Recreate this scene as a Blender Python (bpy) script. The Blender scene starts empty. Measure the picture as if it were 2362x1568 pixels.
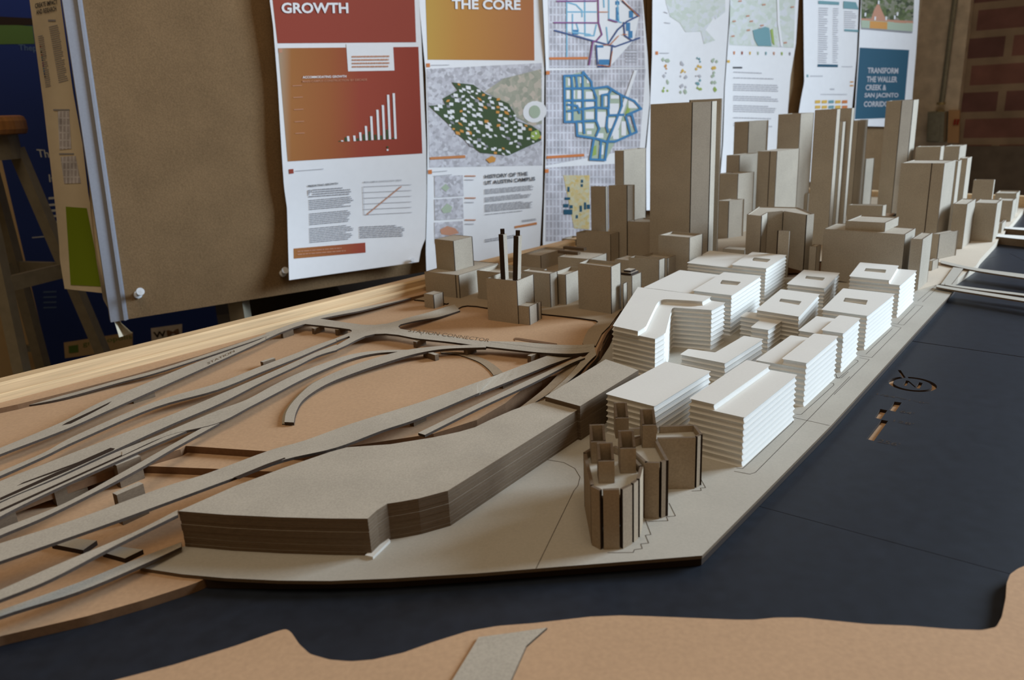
import bpy, math, random
from math import sin, cos, radians as rad, pi
from mathutils import Vector, Matrix
from mathutils.geometry import tessellate_polygon
import bmesh
random.seed(7)
S = bpy.context.scene
COL = S.collection

# ------------------------------------------------------------------ camera
FPX, PITCH, ROLL, CAMZ = 1772.0, rad(16.95), rad(2.81), 0.284
W, H = 2362, 1568
CAM = Vector((0, 0, CAMZ))
FW = Vector((0, cos(PITCH), -sin(PITCH)))
_dn = Vector((0, -sin(PITCH), -cos(PITCH)))
RT = Vector((1, 0, 0)) * cos(ROLL) + _dn * sin(ROLL)
DN = _dn * cos(ROLL) - Vector((1, 0, 0)) * sin(ROLL)
cd = bpy.data.cameras.new('camera')
cam = bpy.data.objects.new('camera', cd)
COL.objects.link(cam)
m = Matrix((RT, -DN, -FW)).transposed().to_4x4()
m.translation = CAM
cam.matrix_world = m
cd.sensor_width = 36.0
cd.lens = 36.0 * FPX / W
cd.clip_start = 0.01
cd.dof.use_dof = True
cd.dof.focus_distance = 0.74
cd.dof.aperture_fstop = 10.0
S.camera = cam

# ------------------------------------------------------------------ light
S.view_settings.view_transform = 'Standard'
S.view_settings.look = 'None'
S.view_settings.exposure = 0.0
S.view_settings.gamma = 1.0
world = bpy.data.worlds.new('world')
S.world = world
world.use_nodes = True
bg = world.node_tree.nodes['Background']
bg.inputs[0].default_value = (1.0, 0.64, 0.30, 1)
bg.inputs[1].default_value = 0.136


def area(name, loc, target, sx, sy, power, color):
    l = bpy.data.lights.new(name, 'AREA')
    l.shape = 'RECTANGLE'
    l.size, l.size_y, l.energy, l.color = sx, sy, power, color
    o = bpy.data.objects.new(name, l)
    COL.objects.link(o)
    o.location = loc
    o.rotation_euler = (Vector(target) - Vector(loc)).to_track_quat('-Z', 'Y').to_euler()
    return o


WD = rad(128)                                   # run of the brick wall
WDIR = Vector((sin(WD), cos(WD), 0))
area('window_daylight', (5.1, 2.0, 1.9), (0.3, 0.8, 0.0), 2.2, 2.0, 650, (0.68, 0.84, 1.0))
area('ceiling_lamp', (-0.1, 0.1, 2.3), (0.1, 0.7, 0.0), 1.6, 1.2, 15, (1.0, 0.83, 0.62))

# ------------------------------------------------------------------ pixel rays -> places
def ray(u, v):
    return FW * FPX + RT * (u - W / 2) + DN * (v - H / 2)


def at(u, v, z=0.0):
    d = ray(u, v)
    return CAM + d * ((z - CAMZ) / d.z)


def pj(p):
    q = Vector(p) - CAM
    w = q.dot(FW)
    return W / 2 + FPX * q.dot(RT) / w, H / 2 + FPX * q.dot(DN) / w


def zof(p, v):
    lo, hi = -0.3, 3.0
    for _ in range(50):
        mid = (lo + hi) / 2
        if pj((p[0], p[1], mid))[1] > v:
            lo = mid
        else:
            hi = mid
    return lo


def meet(p, d, u):
    q = Vector(p) - CAM
    a = FPX * q.dot(RT) - (u - W / 2) * q.dot(FW)
    b = FPX * d.dot(RT) - (u - W / 2) * d.dot(FW)
    return -a / b


def dirv(a):
    return Vector((sin(rad(a)), cos(rad(a)), 0))


def zc(ox, oy, s, pts):
    return [(ox + x / s, oy + y / s) for x, y in pts]


VVP = (1466.03, 6591.1)

# ------------------------------------------------------------------ materials
def mat(name, col, rough=0.85, noise=None, spec=0.25, wave=None, metal=0.0, bump=0.0):
    mt = bpy.data.materials.new(name)
    mt.use_nodes = True
    nt = mt.node_tree
    b = nt.nodes['Principled BSDF']
    b.inputs['Base Color'].default_value = (*col, 1)
    b.inputs['Roughness'].default_value = rough
    b.inputs['Specular IOR Level'].default_value = spec
    b.inputs['Metallic'].default_value = metal
    if noise:
        scale, amt = noise[0], noise[1]
        tc = nt.nodes.new('ShaderNodeTexCoord')
        src = tc.outputs['Object']
        if wave:
            mp = nt.nodes.new('ShaderNodeMapping')
            mp.inputs['Scale'].default_value = wave[0]
            mp.inputs['Rotation'].default_value = (0, 0, wave[1])
            nt.links.new(src, mp.inputs[0])
            src = mp.outputs[0]
        n = nt.nodes.new('ShaderNodeTexNoise')
        n.inputs['Scale'].default_value = scale
        n.inputs['Detail'].default_value = 6
        nt.links.new(src, n.inputs['Vector'])
        n2 = nt.nodes.new('ShaderNodeTexNoise')
        n2.inputs['Scale'].default_value = scale * 0.04 if not wave else scale * .3
        n2.inputs['Detail'].default_value = 3
        nt.links.new(src, n2.inputs['Vector'])
        ad = nt.nodes.new('ShaderNodeMath')
        ad.operation = 'MULTIPLY_ADD'
        nt.links.new(n2.outputs[0], ad.inputs[0])
        ad.inputs[1].default_value = 0.5
        nt.links.new(n.outputs[0], ad.inputs[2])
        r = nt.nodes.new('ShaderNodeMapRange')
        r.inputs['From Min'].default_value = 0.45
        r.inputs['From Max'].default_value = 1.05
        r.inputs['To Min'].default_value = 1 - amt
        r.inputs['To Max'].default_value = 1 + amt
        nt.links.new(ad.outputs[0], r.inputs[0])
        mx = nt.nodes.new('ShaderNodeMix')
        mx.data_type = 'RGBA'
        mx.blend_type = 'MULTIPLY'
        mx.inputs[0].default_value = 1
        mx.inputs[6].default_value = (*col, 1)
        nt.links.new(r.outputs[0], mx.inputs[7])
        nt.links.new(mx.outputs[2], b.inputs['Base Color'])
        if bump:
            bp = nt.nodes.new('ShaderNodeBump')
            bp.inputs['Strength'].default_value = bump
            bp.inputs['Distance'].default_value = 0.0008
            nt.links.new(n.outputs[0], bp.inputs['Height'])
            nt.links.new(bp.outputs[0], b.inputs['Normal'])
    return mt


M = {}
M['chip'] = mat('chipboard', (0.425, 0.375, 0.305), 0.9, (700, 0.16), 0.15)
M['chipdark'] = mat('chipboard_warm', (0.36, 0.28, 0.195), 0.9, (700, 0.16), 0.15)
M['deckedge'] = mat('scorched_shaded_edge', (0.06, 0.044, 0.034), 0.85, (500, 0.25), 0.15)  # deck sides: burnt cut plus the shadow line below, both in the colour
M['burnt'] = mat('laser_burnt_edge', (0.035, 0.022, 0.015), 0.8, None, 0.2)
M['edge'] = mat('cut_board_edge', (0.145, 0.102, 0.066), 0.85, (500, 0.25), 0.15, ((1, 1, 6), 0))
M['white'] = mat('white_card', (0.71, 0.69, 0.645), 0.75, (500, 0.03), 0.2)
M['mdf'] = mat('fibreboard', (0.50, 0.32, 0.19), 0.8, (350, 0.10), 0.2)
M['mdfedge'] = mat('fibreboard_edge', (0.19, 0.105, 0.055), 0.8, (300, 0.15), 0.2)
M['site'] = mat('site_board', (0.43, 0.40, 0.345), 0.85, (600, 0.07), 0.2)
M['bank'] = mat('river_bank_board', (0.58, 0.50, 0.40), 0.85, (500, 0.07), 0.2)
M['black'] = mat('black_sheet', (0.014, 0.0185, 0.028), 0.42, (90, 0.25), 0.38)
M['pine'] = mat('pine', (0.66, 0.47, 0.27), 0.6, (22, 0.16), 0.3, ((1, 1, 30), 0))
M['cork'] = mat('cork', (0.235, 0.152, 0.08), 0.95, (420, 0.24), 0.1, None, 0, 0.4)
M['frame'] = mat('grey_trim', (0.34, 0.36, 0.42), 0.5, (300, 0.06))
M['paper'] = mat('paper', (0.84, 0.845, 0.87), 0.7, (60, 0.02), 0.2)
M['paperback'] = mat('tan_lit_paper', (0.74, 0.65, 0.49), 0.8, (60, 0.04), 0.2)  # plain paper, the dim tan light beyond the board mixed into its colour
M['ink'] = mat('black_ink', (0.05, 0.05, 0.06), 0.8)
M['grey'] = mat('grey_ink', (0.30, 0.30, 0.33), 0.8)
M['lgrey'] = mat('pale_grey_ink', (0.50, 0.50, 0.54), 0.8)
M['red'] = mat('red_ink', (0.32, 0.058, 0.034), 0.7)
M['orange'] = mat('orange_ink', (0.62, 0.20, 0.055), 0.7)
M['yellow'] = mat('yellow_ink', (0.72, 0.45, 0.08), 0.7)
M['blue'] = mat('blue_ink', (0.055, 0.22, 0.44), 0.7)
M['sky'] = mat('light_blue_ink', (0.22, 0.48, 0.66), 0.7)
M['navy'] = mat('navy_ink', (0.06, 0.10, 0.25), 0.7)
M['purple'] = mat('purple_ink', (0.25, 0.08, 0.25), 0.7)
M['teal'] = mat('teal_ink', (0.009, 0.08, 0.14), 0.7)
M['tealgrey'] = mat('grey_teal_ink', (0.16, 0.33, 0.37), 0.7)
M['green'] = mat('dark_green_ink', (0.055, 0.09, 0.035), 0.7)
M['lime'] = mat('lime_ink', (0.33, 0.45, 0.10), 0.7)
M['olive'] = mat('green_panel', (0.20, 0.29, 0.010), 0.7)
M['sage'] = mat('sage_ink', (0.42, 0.50, 0.38), 0.7)
M['salmon'] = mat('salmon_ink', (0.55, 0.27, 0.17), 0.7)
M['stoolmetal'] = mat('olive_painted_steel', (0.24, 0.215, 0.16), 0.45, (60, 0.15), 0.5)
M['seat'] = mat('varnished_wood', (0.42, 0.20, 0.07), 0.4, (30, 0.2), 0.5, ((1, 6, 1), 0))
M['kiosk'] = mat('navy_plastic', (0.016, 0.038, 0.19), 0.5)
M['kiosktext'] = mat('pale_blue_print', (0.55, 0.58, 0.58), 0.6)
M['kioskdim'] = mat('dim_blue_print', (0.10, 0.17, 0.32), 0.6)
M['kioskgreen'] = mat('green_print', (0.11, 0.20, 0.05), 0.6)
M['beige'] = mat('beige_paint', (0.52, 0.38, 0.21), 0.6, (40, 0.06))
M['concrete'] = mat('grey_concrete', (0.64, 0.575, 0.50), 0.9, (25, 0.28))
M['plinth'] = mat('dark_plinth', (0.15, 0.13, 0.115), 0.9, (18, 0.3))
M['steel'] = mat('galvanised_steel', (0.30, 0.31, 0.27), 0.4, (80, 0.2), 0.5, None, 0.6)
M['brass'] = mat('brass_fitting', (0.45, 0.38, 0.22), 0.4, None, 0.5, None, 0.6)
M['tan'] = mat('tan_plate', (0.50, 0.31, 0.17), 0.6)
M['redplastic'] = mat('red_plastic', (0.30, 0.03, 0.02), 0.5)
M['floor'] = mat('floor_concrete', (0.10, 0.085, 0.07), 0.8, (6, 0.3))
M['wall'] = mat('dark_wall', (0.06, 0.05, 0.045), 0.9, (6, 0.2))
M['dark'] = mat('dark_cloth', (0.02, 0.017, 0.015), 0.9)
glass = mat('clear_plastic', (0.9, 0.93, 0.97), 0.15, None, 0.6)
glass.node_tree.nodes['Principled BSDF'].inputs['Transmission Weight'].default_value = 0.35
M['clear'] = glass


def uvtex(name, kind, c1, c2, c3, sx, sy, mort=0.12):
    mt = bpy.data.materials.new(name)
    mt.use_nodes = True
    nt = mt.node_tree
    b = nt.nodes['Principled BSDF']
    b.inputs['Roughness'].default_value = 0.75
    b.inputs['Specular IOR Level'].default_value = 0.2
    tc = nt.nodes.new('ShaderNodeTexCoord')
    if kind == 'brick':
        t = nt.nodes.new('ShaderNodeTexBrick')
        t.offset = 0.5 if name == 'brick' else 0.0
        t.inputs['Color1'].default_value = (*c1, 1)
        t.inputs['Color2'].default_value = (*c2, 1)
        t.inputs['Mortar'].default_value = (*c3, 1)
        t.inputs['Scale'].default_value = 1
        t.inputs['Mortar Size'].default_value = mort
        t.inputs['Brick Width'].default_value = sx
        t.inputs['Row Height'].default_value = sy
        t.inputs['Mortar Smooth'].default_value = 0.2
        nt.links.new(tc.outputs['UV'], t.inputs['Vector'])
        n = nt.nodes.new('ShaderNodeTexNoise')
        n.inputs['Scale'].default_value = 9 if name == 'brick' else 3
        n.inputs['Detail'].default_value = 6
        nt.links.new(tc.outputs['UV'], n.inputs['Vector'])
        r = nt.nodes.new('ShaderNodeMapRange')
        r.inputs['From Min'].default_value = 0.3
        r.inputs['From Max'].default_value = 0.7
        r.inputs['To Min'].default_value = 0.72
        r.inputs['To Max'].default_value = 1.2
        nt.links.new(n.outputs[0], r.inputs[0])
        mx = nt.nodes.new('ShaderNodeMix')
        mx.data_type = 'RGBA'
        mx.blend_type = 'MULTIPLY'
        mx.inputs[0].default_value = 1
        nt.links.new(t.outputs[0], mx.inputs[6])
        nt.links.new(r.outputs[0], mx.inputs[7])
        nt.links.new(mx.outputs[2], b.inputs['Base Color'])
    else:
        t = nt.nodes.new('ShaderNodeTexVoronoi')
        t.inputs['Scale'].default_value = sx
        nt.links.new(tc.outputs['UV'], t.inputs['Vector'])
        r = nt.nodes.new('ShaderNodeValToRGB')
        r.color_ramp.elements[0].color = (*c1, 1)
        r.color_ramp.elements[1].color = (*c3, 1)
        e = r.color_ramp.elements.new(0.5)
        e.color = (*c2, 1)
        sp = nt.nodes.new('ShaderNodeSeparateColor')
        nt.links.new(t.outputs['Color'], sp.inputs[0])
        nt.links.new(sp.outputs[0], r.inputs[0])
        nt.links.new(r.outputs[0], b.inputs['Base Color'])
    return mt


M['map'] = uvtex('city_blocks_print', 'brick', (0.44, 0.42, 0.46), (0.52, 0.50, 0.55), (0.66, 0.66, 0.72), 0.085, 0.17, 0.018)
M['aerial'] = uvtex('aerial_print', 'voronoi', (0.40, 0.39, 0.42), (0.56, 0.55, 0.60), (0.68, 0.68, 0.73), 14, 0)
M['suburb'] = uvtex('suburb_print', 'voronoi', (0.33, 0.34, 0.27), (0.42, 0.41, 0.33), (0.58, 0.50, 0.42), 10, 0)
M['palemap'] = uvtex('pale_map_print', 'voronoi', (0.58, 0.64, 0.56), (0.66, 0.70, 0.66), (0.70, 0.72, 0.76), 11, 0)
M['photo'] = uvtex('garden_photo_print', 'voronoi', (0.05, 0.06, 0.035), (0.13, 0.17, 0.06), (0.30, 0.28, 0.24), 13, 0)
M['gold'] = uvtex('gold_map_print', 'voronoi', (0.62, 0.46, 0.16), (0.60, 0.58, 0.42), (0.66, 0.50, 0.22), 16, 0)
M['brick'] = uvtex('brick', 'brick', (0.23, 0.115, 0.105), (0.15, 0.08, 0.082), (0.31, 0.245, 0.19), 0.225, 0.088, 0.013)


def uvgrad(name, stops):
    """a printed colour blend across the sheet: stops are (u, colour)"""
    mt = bpy.data.materials.new(name)
    mt.use_nodes = True
    nt = mt.node_tree
    b = nt.nodes['Principled BSDF']
    b.inputs['Roughness'].default_value = 0.7
    b.inputs['Specular IOR Level'].default_value = 0.2
    tc = nt.nodes.new('ShaderNodeTexCoord')
    sp = nt.nodes.new('ShaderNodeSeparateXYZ')
    nt.links.new(tc.outputs['UV'], sp.inputs[0])
    mr = nt.nodes.new('ShaderNodeMapRange')
    mr.inputs['From Min'].default_value = stops[0][0] / 100
    mr.inputs['From Max'].default_value = stops[-1][0] / 100
    nt.links.new(sp.outputs[0], mr.inputs[0])
    r = nt.nodes.new('ShaderNodeValToRGB')
    for i, (u, c) in enumerate(stops):
        p = (u - stops[0][0]) / (stops[-1][0] - stops[0][0])
        e = r.color_ramp.elements[0] if i == 0 else r.color_ramp.elements[-1] if i == len(stops) - 1 else r.color_ramp.elements.new(p)
        e.position = p
        e.color = (*c, 1)
    nt.links.new(mr.outputs[0], r.inputs[0])
    nt.links.new(r.outputs[0], b.inputs['Base Color'])
    return mt


M['orangered'] = uvgrad('orange_to_red_print', [(645, (0.42, 0.30, 0.20)), (672, (0.38, 0.155, 0.045)), (760, (0.36, 0.115, 0.037)), (830, (0.34, 0.065, 0.037)), (980, (0.30, 0.05, 0.03))])
M['yelloworange'] = uvgrad('yellow_to_orange_print', [(980, (0.52, 0.31, 0.06)), (1060, (0.50, 0.235, 0.05)), (1240, (0.42, 0.15, 0.055))])

# ------------------------------------------------------------------ mesh helpers
class MB:
    def __init__(self):
        self.v, self.f, self.mi, self.uv = [], [], [], []

    def add(self, vs, fs, mi=0, uvs=None):
        k = len(self.v)
        self.v += [tuple(p) for p in vs]
        for f in fs:
            self.f.append(tuple(k + i for i in f))
            self.mi.append(mi)
        self.uv += uvs if uvs else [(0, 0)] * len(vs)

    def box(self, lo, hi, mi=0):
        x0, y0, z0 = lo
        x1, y1, z1 = hi
        self.add([(x0, y0, z0), (x1, y0, z0), (x1, y1, z0), (x0, y1, z0), (x0, y0, z1), (x1, y0, z1), (x1, y1, z1), (x0, y1, z1)],
                 [(0, 3, 2, 1), (4, 5, 6, 7), (0, 1, 5, 4), (1, 2, 6, 5), (2, 3, 7, 6), (3, 0, 4, 7)], mi)

    def bar(self, a, b, w, h, mi=0, up=None):
        a, b = Vector(a), Vector(b)
        d = (b - a).normalized()
        up = Vector(up) if up else (Vector((0, 0, 1)) if abs(d.z) < .95 else Vector((1, 0, 0)))
        s = d.cross(up).normalized()
        t = s.cross(d).normalized()
        vs = [p + s * (i * w / 2) + t * (j * h / 2) for p in (a, b) for i, j in ((-1, -1), (1, -1), (1, 1), (-1, 1))]
        self.add(vs, [(0, 1, 2, 3), (7, 6, 5, 4), (0, 4, 5, 1), (1, 5, 6, 2), (2, 6, 7, 3), (3, 7, 4, 0)], mi)

    def tube(self, pts, r, n=12, mi=0, cap=True):
        pts = [Vector(p) for p in pts]
        rs = r if isinstance(r, (list, tuple)) else [r] * len(pts)
        vs, fs = [], []
        for i, p in enumerate(pts):
            d = (pts[min(i + 1, len(pts) - 1)] - pts[max(i - 1, 0)]).normalized()
            up = Vector((0, 0, 1)) if abs(d.z) < .9 else Vector((1, 0, 0))
            s = d.cross(up).normalized()
            t = s.cross(d)
            vs += [p + (s * cos(2 * pi * k / n) + t * sin(2 * pi * k / n)) * rs[i] for k in range(n)]
        for i in range(len(pts) - 1):
            for k in range(n):
                a, b = i * n + k, i * n + (k + 1) % n
                fs.append((a, b, b + n, a + n))
        if cap:
            fs.append(tuple(range(n)))
            fs.append(tuple((len(pts) - 1) * n + k for k in range(n)))
        self.add(vs, fs, mi)

    def prism(self, loops, z0, z1, mt=0, ms=0, prof=None):
        """loops: outer loop then holes, each a list of (x,y); prof: [(t, inset)]"""
        loops = [list(l) for l in loops]
        for i, l in enumerate(loops):
            ar = sum(l[k][0] * l[(k + 1) % len(l)][1] - l[(k + 1) % len(l)][0] * l[k][1] for k in range(len(l)))
            if (ar > 0) != (i == 0):
                l.reverse()
        tris = tessellate_polygon([[Vector((p[0], p[1], 0)) for p in l] for l in loops])
        flat = [p for l in loops for p in l]
        self.add([(p[0], p[1], z1) for p in flat], [tuple(t) for t in tris], mt)
        self.add([(p[0], p[1], z0) for p in flat], [tuple(reversed(t)) for t in tris], mt)
        prof = prof or [(0, 0), (1, 0)]
        for l in loops:
            n = len(l)
            nr = []
            for k in range(n):
                a, b, c = Vector(l[k - 1][:2]), Vector(l[k][:2]), Vector(l[(k + 1) % n][:2])
                e1, e2 = (b - a).normalized(), (c - b).normalized()
                nn = Vector((-(e1.y + e2.y), e1.x + e2.x))
                nn = nn.normalized() if nn.length > 1e-6 else Vector((-e1.y, e1.x))
                nr.append(nn)
            vs = []
            for t, ins in prof:
                for k in range(n):
                    q = Vector(l[k][:2]) + nr[k] * ins
                    vs.append((q.x, q.y, z0 + (z1 - z0) * t))
            fs = []
            for j in range(len(prof) - 1):
                for k in range(n):
                    a, b = j * n + k, j * n + (k + 1) % n
                    fs.append((a, b, b + n, a + n))
            self.add(vs, fs, ms)

    def build(self, name, mats, parent=None, fix=True, weld=False):
        me = bpy.data.meshes.new(name)
        me.from_pydata(self.v, [], self.f)
        mats = mats if isinstance(mats, (list, tuple)) else [mats]
        for mm in mats:
            me.materials.append(mm)
        for p, i in zip(me.polygons, self.mi):
            p.material_index = min(i, len(mats) - 1)
        ul = me.uv_layers.new(name='UVMap')
        for lp in me.loops:
            ul.data[lp.index].uv = self.uv[lp.vertex_index]
        if fix:
            bm = bmesh.new()
            bm.from_mesh(me)
            if weld:
                bmesh.ops.remove_doubles(bm, verts=bm.verts, dist=1e-6)
            bmesh.ops.recalc_face_normals(bm, faces=bm.faces)
            bm.to_mesh(me)
            bm.free()
        o = bpy.data.objects.new(name, me)
        COL.objects.link(o)
        if parent:
            o.parent = parent
        return o


def tag(o, label=None, cat=None, group=None, kind=None):
    for k, x in (('label', label), ('category', cat), ('group', group), ('kind', kind)):
        if x:
            o[k] = x
    return o


def thing(name, label, cat, loc=(0, 0, 0), group=None):
    o = bpy.data.objects.new(name, None)
    o.empty_display_size = 0.02
    COL.objects.link(o)
    o.location = loc
    tag(o, label, cat, group)
    return o


def adopt(root):
    """parts were built in world coordinates: keep them there under the root"""
    bpy.context.view_layer.update()
    inv = Matrix.Translation(-Vector(root.location))
    for c in root.children:
        c.matrix_parent_inverse = inv


def xy(p):
    return (p[0], p[1])


def round_poly(pts, r, seg=4):
    out = []
    n = len(pts)
    for k in range(n):
        a, b, c = Vector(pts[k - 1][:2]), Vector(pts[k][:2]), Vector(pts[(k + 1) % n][:2])
        e1, e2 = (a - b), (c - b)
        rr = min(r if not isinstance(r, (list, tuple)) else r[k], e1.length * .45, e2.length * .45)
        if rr < 1e-5:
            out.append((b.x, b.y))
            continue
        p, q = b + e1.normalized() * rr, b + e2.normalized() * rr
        for i in range(seg + 1):
            t = i / seg
            w = p * (1 - t) ** 2 + b * 2 * t * (1 - t) + q * t * t
            out.append((w.x, w.y))
    return out

# ------------------------------------------------------------------ the room
FLOOR = -0.62
def struct(o, label):
    o['kind'] = 'structure'
    o['label'] = label
    o['category'] = 'setting'
    return o


mb = MB()
mb.box((-3.2, -1.2, FLOOR - 0.05), (4.2, 4.6, FLOOR))
struct(mb.build('floor', M['floor']), 'dim concrete studio floor under the tables')

BW0 = ray(2215, 300)
BW0 = CAM + BW0 * (2.78 / BW0.y)
BW0 = Vector((BW0.x, BW0.y, 0))
BD = dirv(128)
BN = Vector((-BD.y * -1, -BD.x, 0))
BN = Vector((BD.y, -BD.x, 0))
if BN.dot(CAM - BW0) < 0:
    BN = -BN


def wallslab(name, mats, s0, s1, z0, z1, th, out=0.0):
    """slab along the brick wall's line, s metres from its left end"""
    mb = MB()
    P = []
    for s, o, z in ((s0, out, z0), (s1, out, z0), (s1, out, z1), (s0, out, z1)):
        P.append(BW0 + BD * s + BN * o + Vector((0, 0, z)))
    Q = [p - BN * th for p in P]
    uv = [(s0, z0), (s1, z0), (s1, z1), (s0, z1)] * 2
    mb.add(P + Q, [(0, 1, 2, 3), (7, 6, 5, 4), (0, 4, 5, 1), (1, 5, 6, 2), (2, 6, 7, 3), (3, 7, 4, 0)], 0, uv)
    return mb.build(name, mats)


zpl = zof(BW0, 337)
WZ = (WDOW := (1.05, 3.1, 0.15, 2.25))       # the window in the brick wall, out of frame
mb = MB()
for s0, s1, z0, z1 in ((-0.75, WZ[0], FLOOR, 2.4), (WZ[1], 3.6, FLOOR, 2.4), (WZ[0], WZ[1], FLOOR, WZ[2]), (WZ[0], WZ[1], WZ[3], 2.4)):
    P = [BW0 + BD * s + Vector((0, 0, z)) for s, z in ((s0, z0), (s1, z0), (s1, z1), (s0, z1))]
    Q = [p - BN * 0.2 for p in P]
    mb.add(P + Q, [(0, 1, 2, 3), (7, 6, 5, 4), (0, 4, 5, 1), (1, 5, 6, 2), (2, 6, 7, 3), (3, 7, 4, 0)], 0,
           [(s0, z0), (s1, z0), (s1, z1), (s0, z1)] * 2)
struct(mb.build('wall_right', M['brick']), 'dark red brick wall with pale mortar')
mb = MB()
for a, b, c, d in ((WZ[0], WZ[0] + .06, WZ[2], WZ[3]), (WZ[1] - .06, WZ[1], WZ[2], WZ[3]), (WZ[0] + .06, WZ[1] - .06, WZ[2], WZ[2] + .06),
                   (WZ[0] + .06, WZ[1] - .06, WZ[3] - .06, WZ[3]), (2.05, 2.10, WZ[2] + .06, WZ[3] - .06)):
    P = [BW0 + BD * s - BN * .06 + Vector((0, 0, z)) for s, z in ((a, c), (b, c), (b, d), (a, d))]
    Q = [p - BN * 0.06 for p in P]
    mb.add(P + Q, [(0, 1, 2, 3), (7, 6, 5, 4), (0, 4, 5, 1), (1, 5, 6, 2), (2, 6, 7, 3), (3, 7, 4, 0)])
struct(mb.build('window_1', M['frame']), 'grey window frame in the brick wall')
struct(wallslab('trim_1', M['plinth'], 0.0, 1.0, FLOOR, zpl, 0.05, 0.02), 'dark grey plinth along the foot of the brick wall')
# pilaster beside the boards
sL = meet(BW0 + Vector((0, 0, .3)), BD, 2108)
struct(wallslab('wall_back', M['concrete'], sL - .5, -0.005, FLOOR, 2.4, 0.25, 0.06), 'grey concrete pilaster left of the brick wall')


def onwall(u, v, out):
    d = ray(u, v)
    n = BN
    t = (BW0 + n * out - CAM).dot(n) / d.dot(n)
    return CAM + d * t


# conduit with box and outlet plate on the pilaster
t = thing('electrical_conduit', 'thin vertical metal conduit on the grey pilaster above the junction box', 'pipe', onwall(2170, 235, .08))
o = MB(); o.tube([onwall(2206, -120, .085), onwall(2203, 0, .085), onwall(2172, 240, .085)], .009, 12); o.build('pipe', M['steel'], t)
for v0 in (236, 254):
    p = onwall(2171 - (v0 - 236) * .1, v0, .085); b = MB(); b.tube([p, p - Vector((0, 0, .008))], .014, 12); b.build('fitting', M['brass'], t)
adopt(t)
t = thing('junction_box', 'grey metal junction box under the conduit on the pilaster', 'electrical box', onwall(2155, 330, .06))
def wallbox(u0, u1, v0, v1, o0, o1, name, mm, par):
    P = [onwall(u, v, o1) for u, v in ((u0, v1), (u1, v1), (u1 + 3, v0), (u0 + 3, v0))]
    Q = [p - BN * (o1 - o0) for p in P]
    b = MB()
    b.add(P + Q, [(0, 1, 2, 3), (7, 6, 5, 4), (0, 4, 5, 1), (1, 5, 6, 2), (2, 6, 7, 3), (3, 7, 4, 0)])
    return b.build(name, mm, par)
wallbox(2137, 2176, 258, 328, .06, .13, 'box_body', M['steel'], t)
wallbox(2139, 2166, 262, 325, .13, .137, 'cover', M['steel'], t)
adopt(t)
t = thing('outlet_plate', 'tan outlet plate with two red sockets beside the brick wall', 'electrical outlet', onwall(2199, 330, .02))
wallbox(2185, 2211, 254, 330, .061, .075, 'plate', M['tan'], t)
for u0 in (2198, 2205):
    wallbox(u0, u0 + 5, 275, 288, .075, .081, 'socket', M['redplastic'], t)
adopt(t)

# far dark wall behind the kiosk
mb = MB()
for a, b in ((Vector((-3.2, 3.2, 0)), Vector((1.9, 4.4, 0))),):
    n = Vector((-.2, 1, 0)) * .1
    mb.add([a + Vector((0, 0, FLOOR)), b + Vector((0, 0, FLOOR)), b + Vector((0, 0, 2.4)), a + Vector((0, 0, 2.4)),
            a + n + Vector((0, 0, FLOOR)), b + n + Vector((0, 0, FLOOR)), b + n + Vector((0, 0, 2.4)), a + n + Vector((0, 0, 2.4))],
           [(0, 1, 2, 3), (7, 6, 5, 4), (0, 4, 5, 1), (1, 5, 6, 2), (2, 6, 7, 3), (3, 7, 4, 0)])
struct(mb.build('wall_left', M['wall']), 'dark far wall of the room behind the kiosk')

# ------------------------------------------------------------------ table and model base
Z0, ZS, Z1, Z2, Z3 = 0.0064, 0.009, 0.0128, 0.0192, 0.0245
ZD = 0.0213                                     # downtown ground board
A0, A1 = at(-60, 884.6, .042), at(1240, 568, .042)
RD = (A1 - A0).normalized()
RN = Vector((RD.y, -RD.x, 0))                   # towards the river
t = thing('work_table', 'wooden table under the city model, mostly hidden by it', 'table', (0.4, 1.0, FLOOR))
corner = [A0 - RD * .35 + RN * .01, A0 + RD * 1.95 + RN * .01, A0 + RD * 1.95 + RN * 1.25, A0 - RD * .35 + RN * 1.25]
mb = MB(); mb.prism([[xy(p) for p in corner]], -.04, -.0135); mb.build('table_top', M['seat'], t)
for p in (corner[0] + RD * .1 + RN * .1, corner[1] - RD * .1 + RN * .1, corner[2] - RD * .1 - RN * .1, corner[3] + RD * .1 - RN * .1):
    mb = MB(); mb.box((p.x - .03, p.y - .03, FLOOR), (p.x + .03, p.y + .03, -.04)); mb.build('leg', M['seat'], t)
adopt(t)
mb = MB(); mb.prism([[xy(p) for p in corner]], -.0135, -.0032)
tag(mb.build('base_board', M['mdf']), 'tan fibreboard base sheet that shows through the cut letters in the black river', 'model base')


def poly(pts, z):
    return [xy(at(u, v, z)) for u, v in pts]


# rails
def rail(name, label, a, b, w, z0, z1, n):
    mb = MB()
    c = .0025
    P = []
    for p in (a, b):
        P += [p + Vector((0, 0, z0 - p.z)), p + n * w + Vector((0, 0, z0 - p.z)), p + n * w + Vector((0, 0, z1 - c - p.z)),
              p + n * (w - c) + Vector((0, 0, z1 - p.z)), p + n * c + Vector((0, 0, z1 - p.z)), p + Vector((0, 0, z1 - c - p.z))]
    fs = [tuple(range(5, -1, -1)), tuple(range(6, 12))] + [(i, (i + 1) % 6, (i + 1) % 6 + 6, i + 6) for i in range(6)]
    mb.add(P, fs)
    o = mb.build(name, M['pinerail'])
    return tag(o, label, 'rail')


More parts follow.
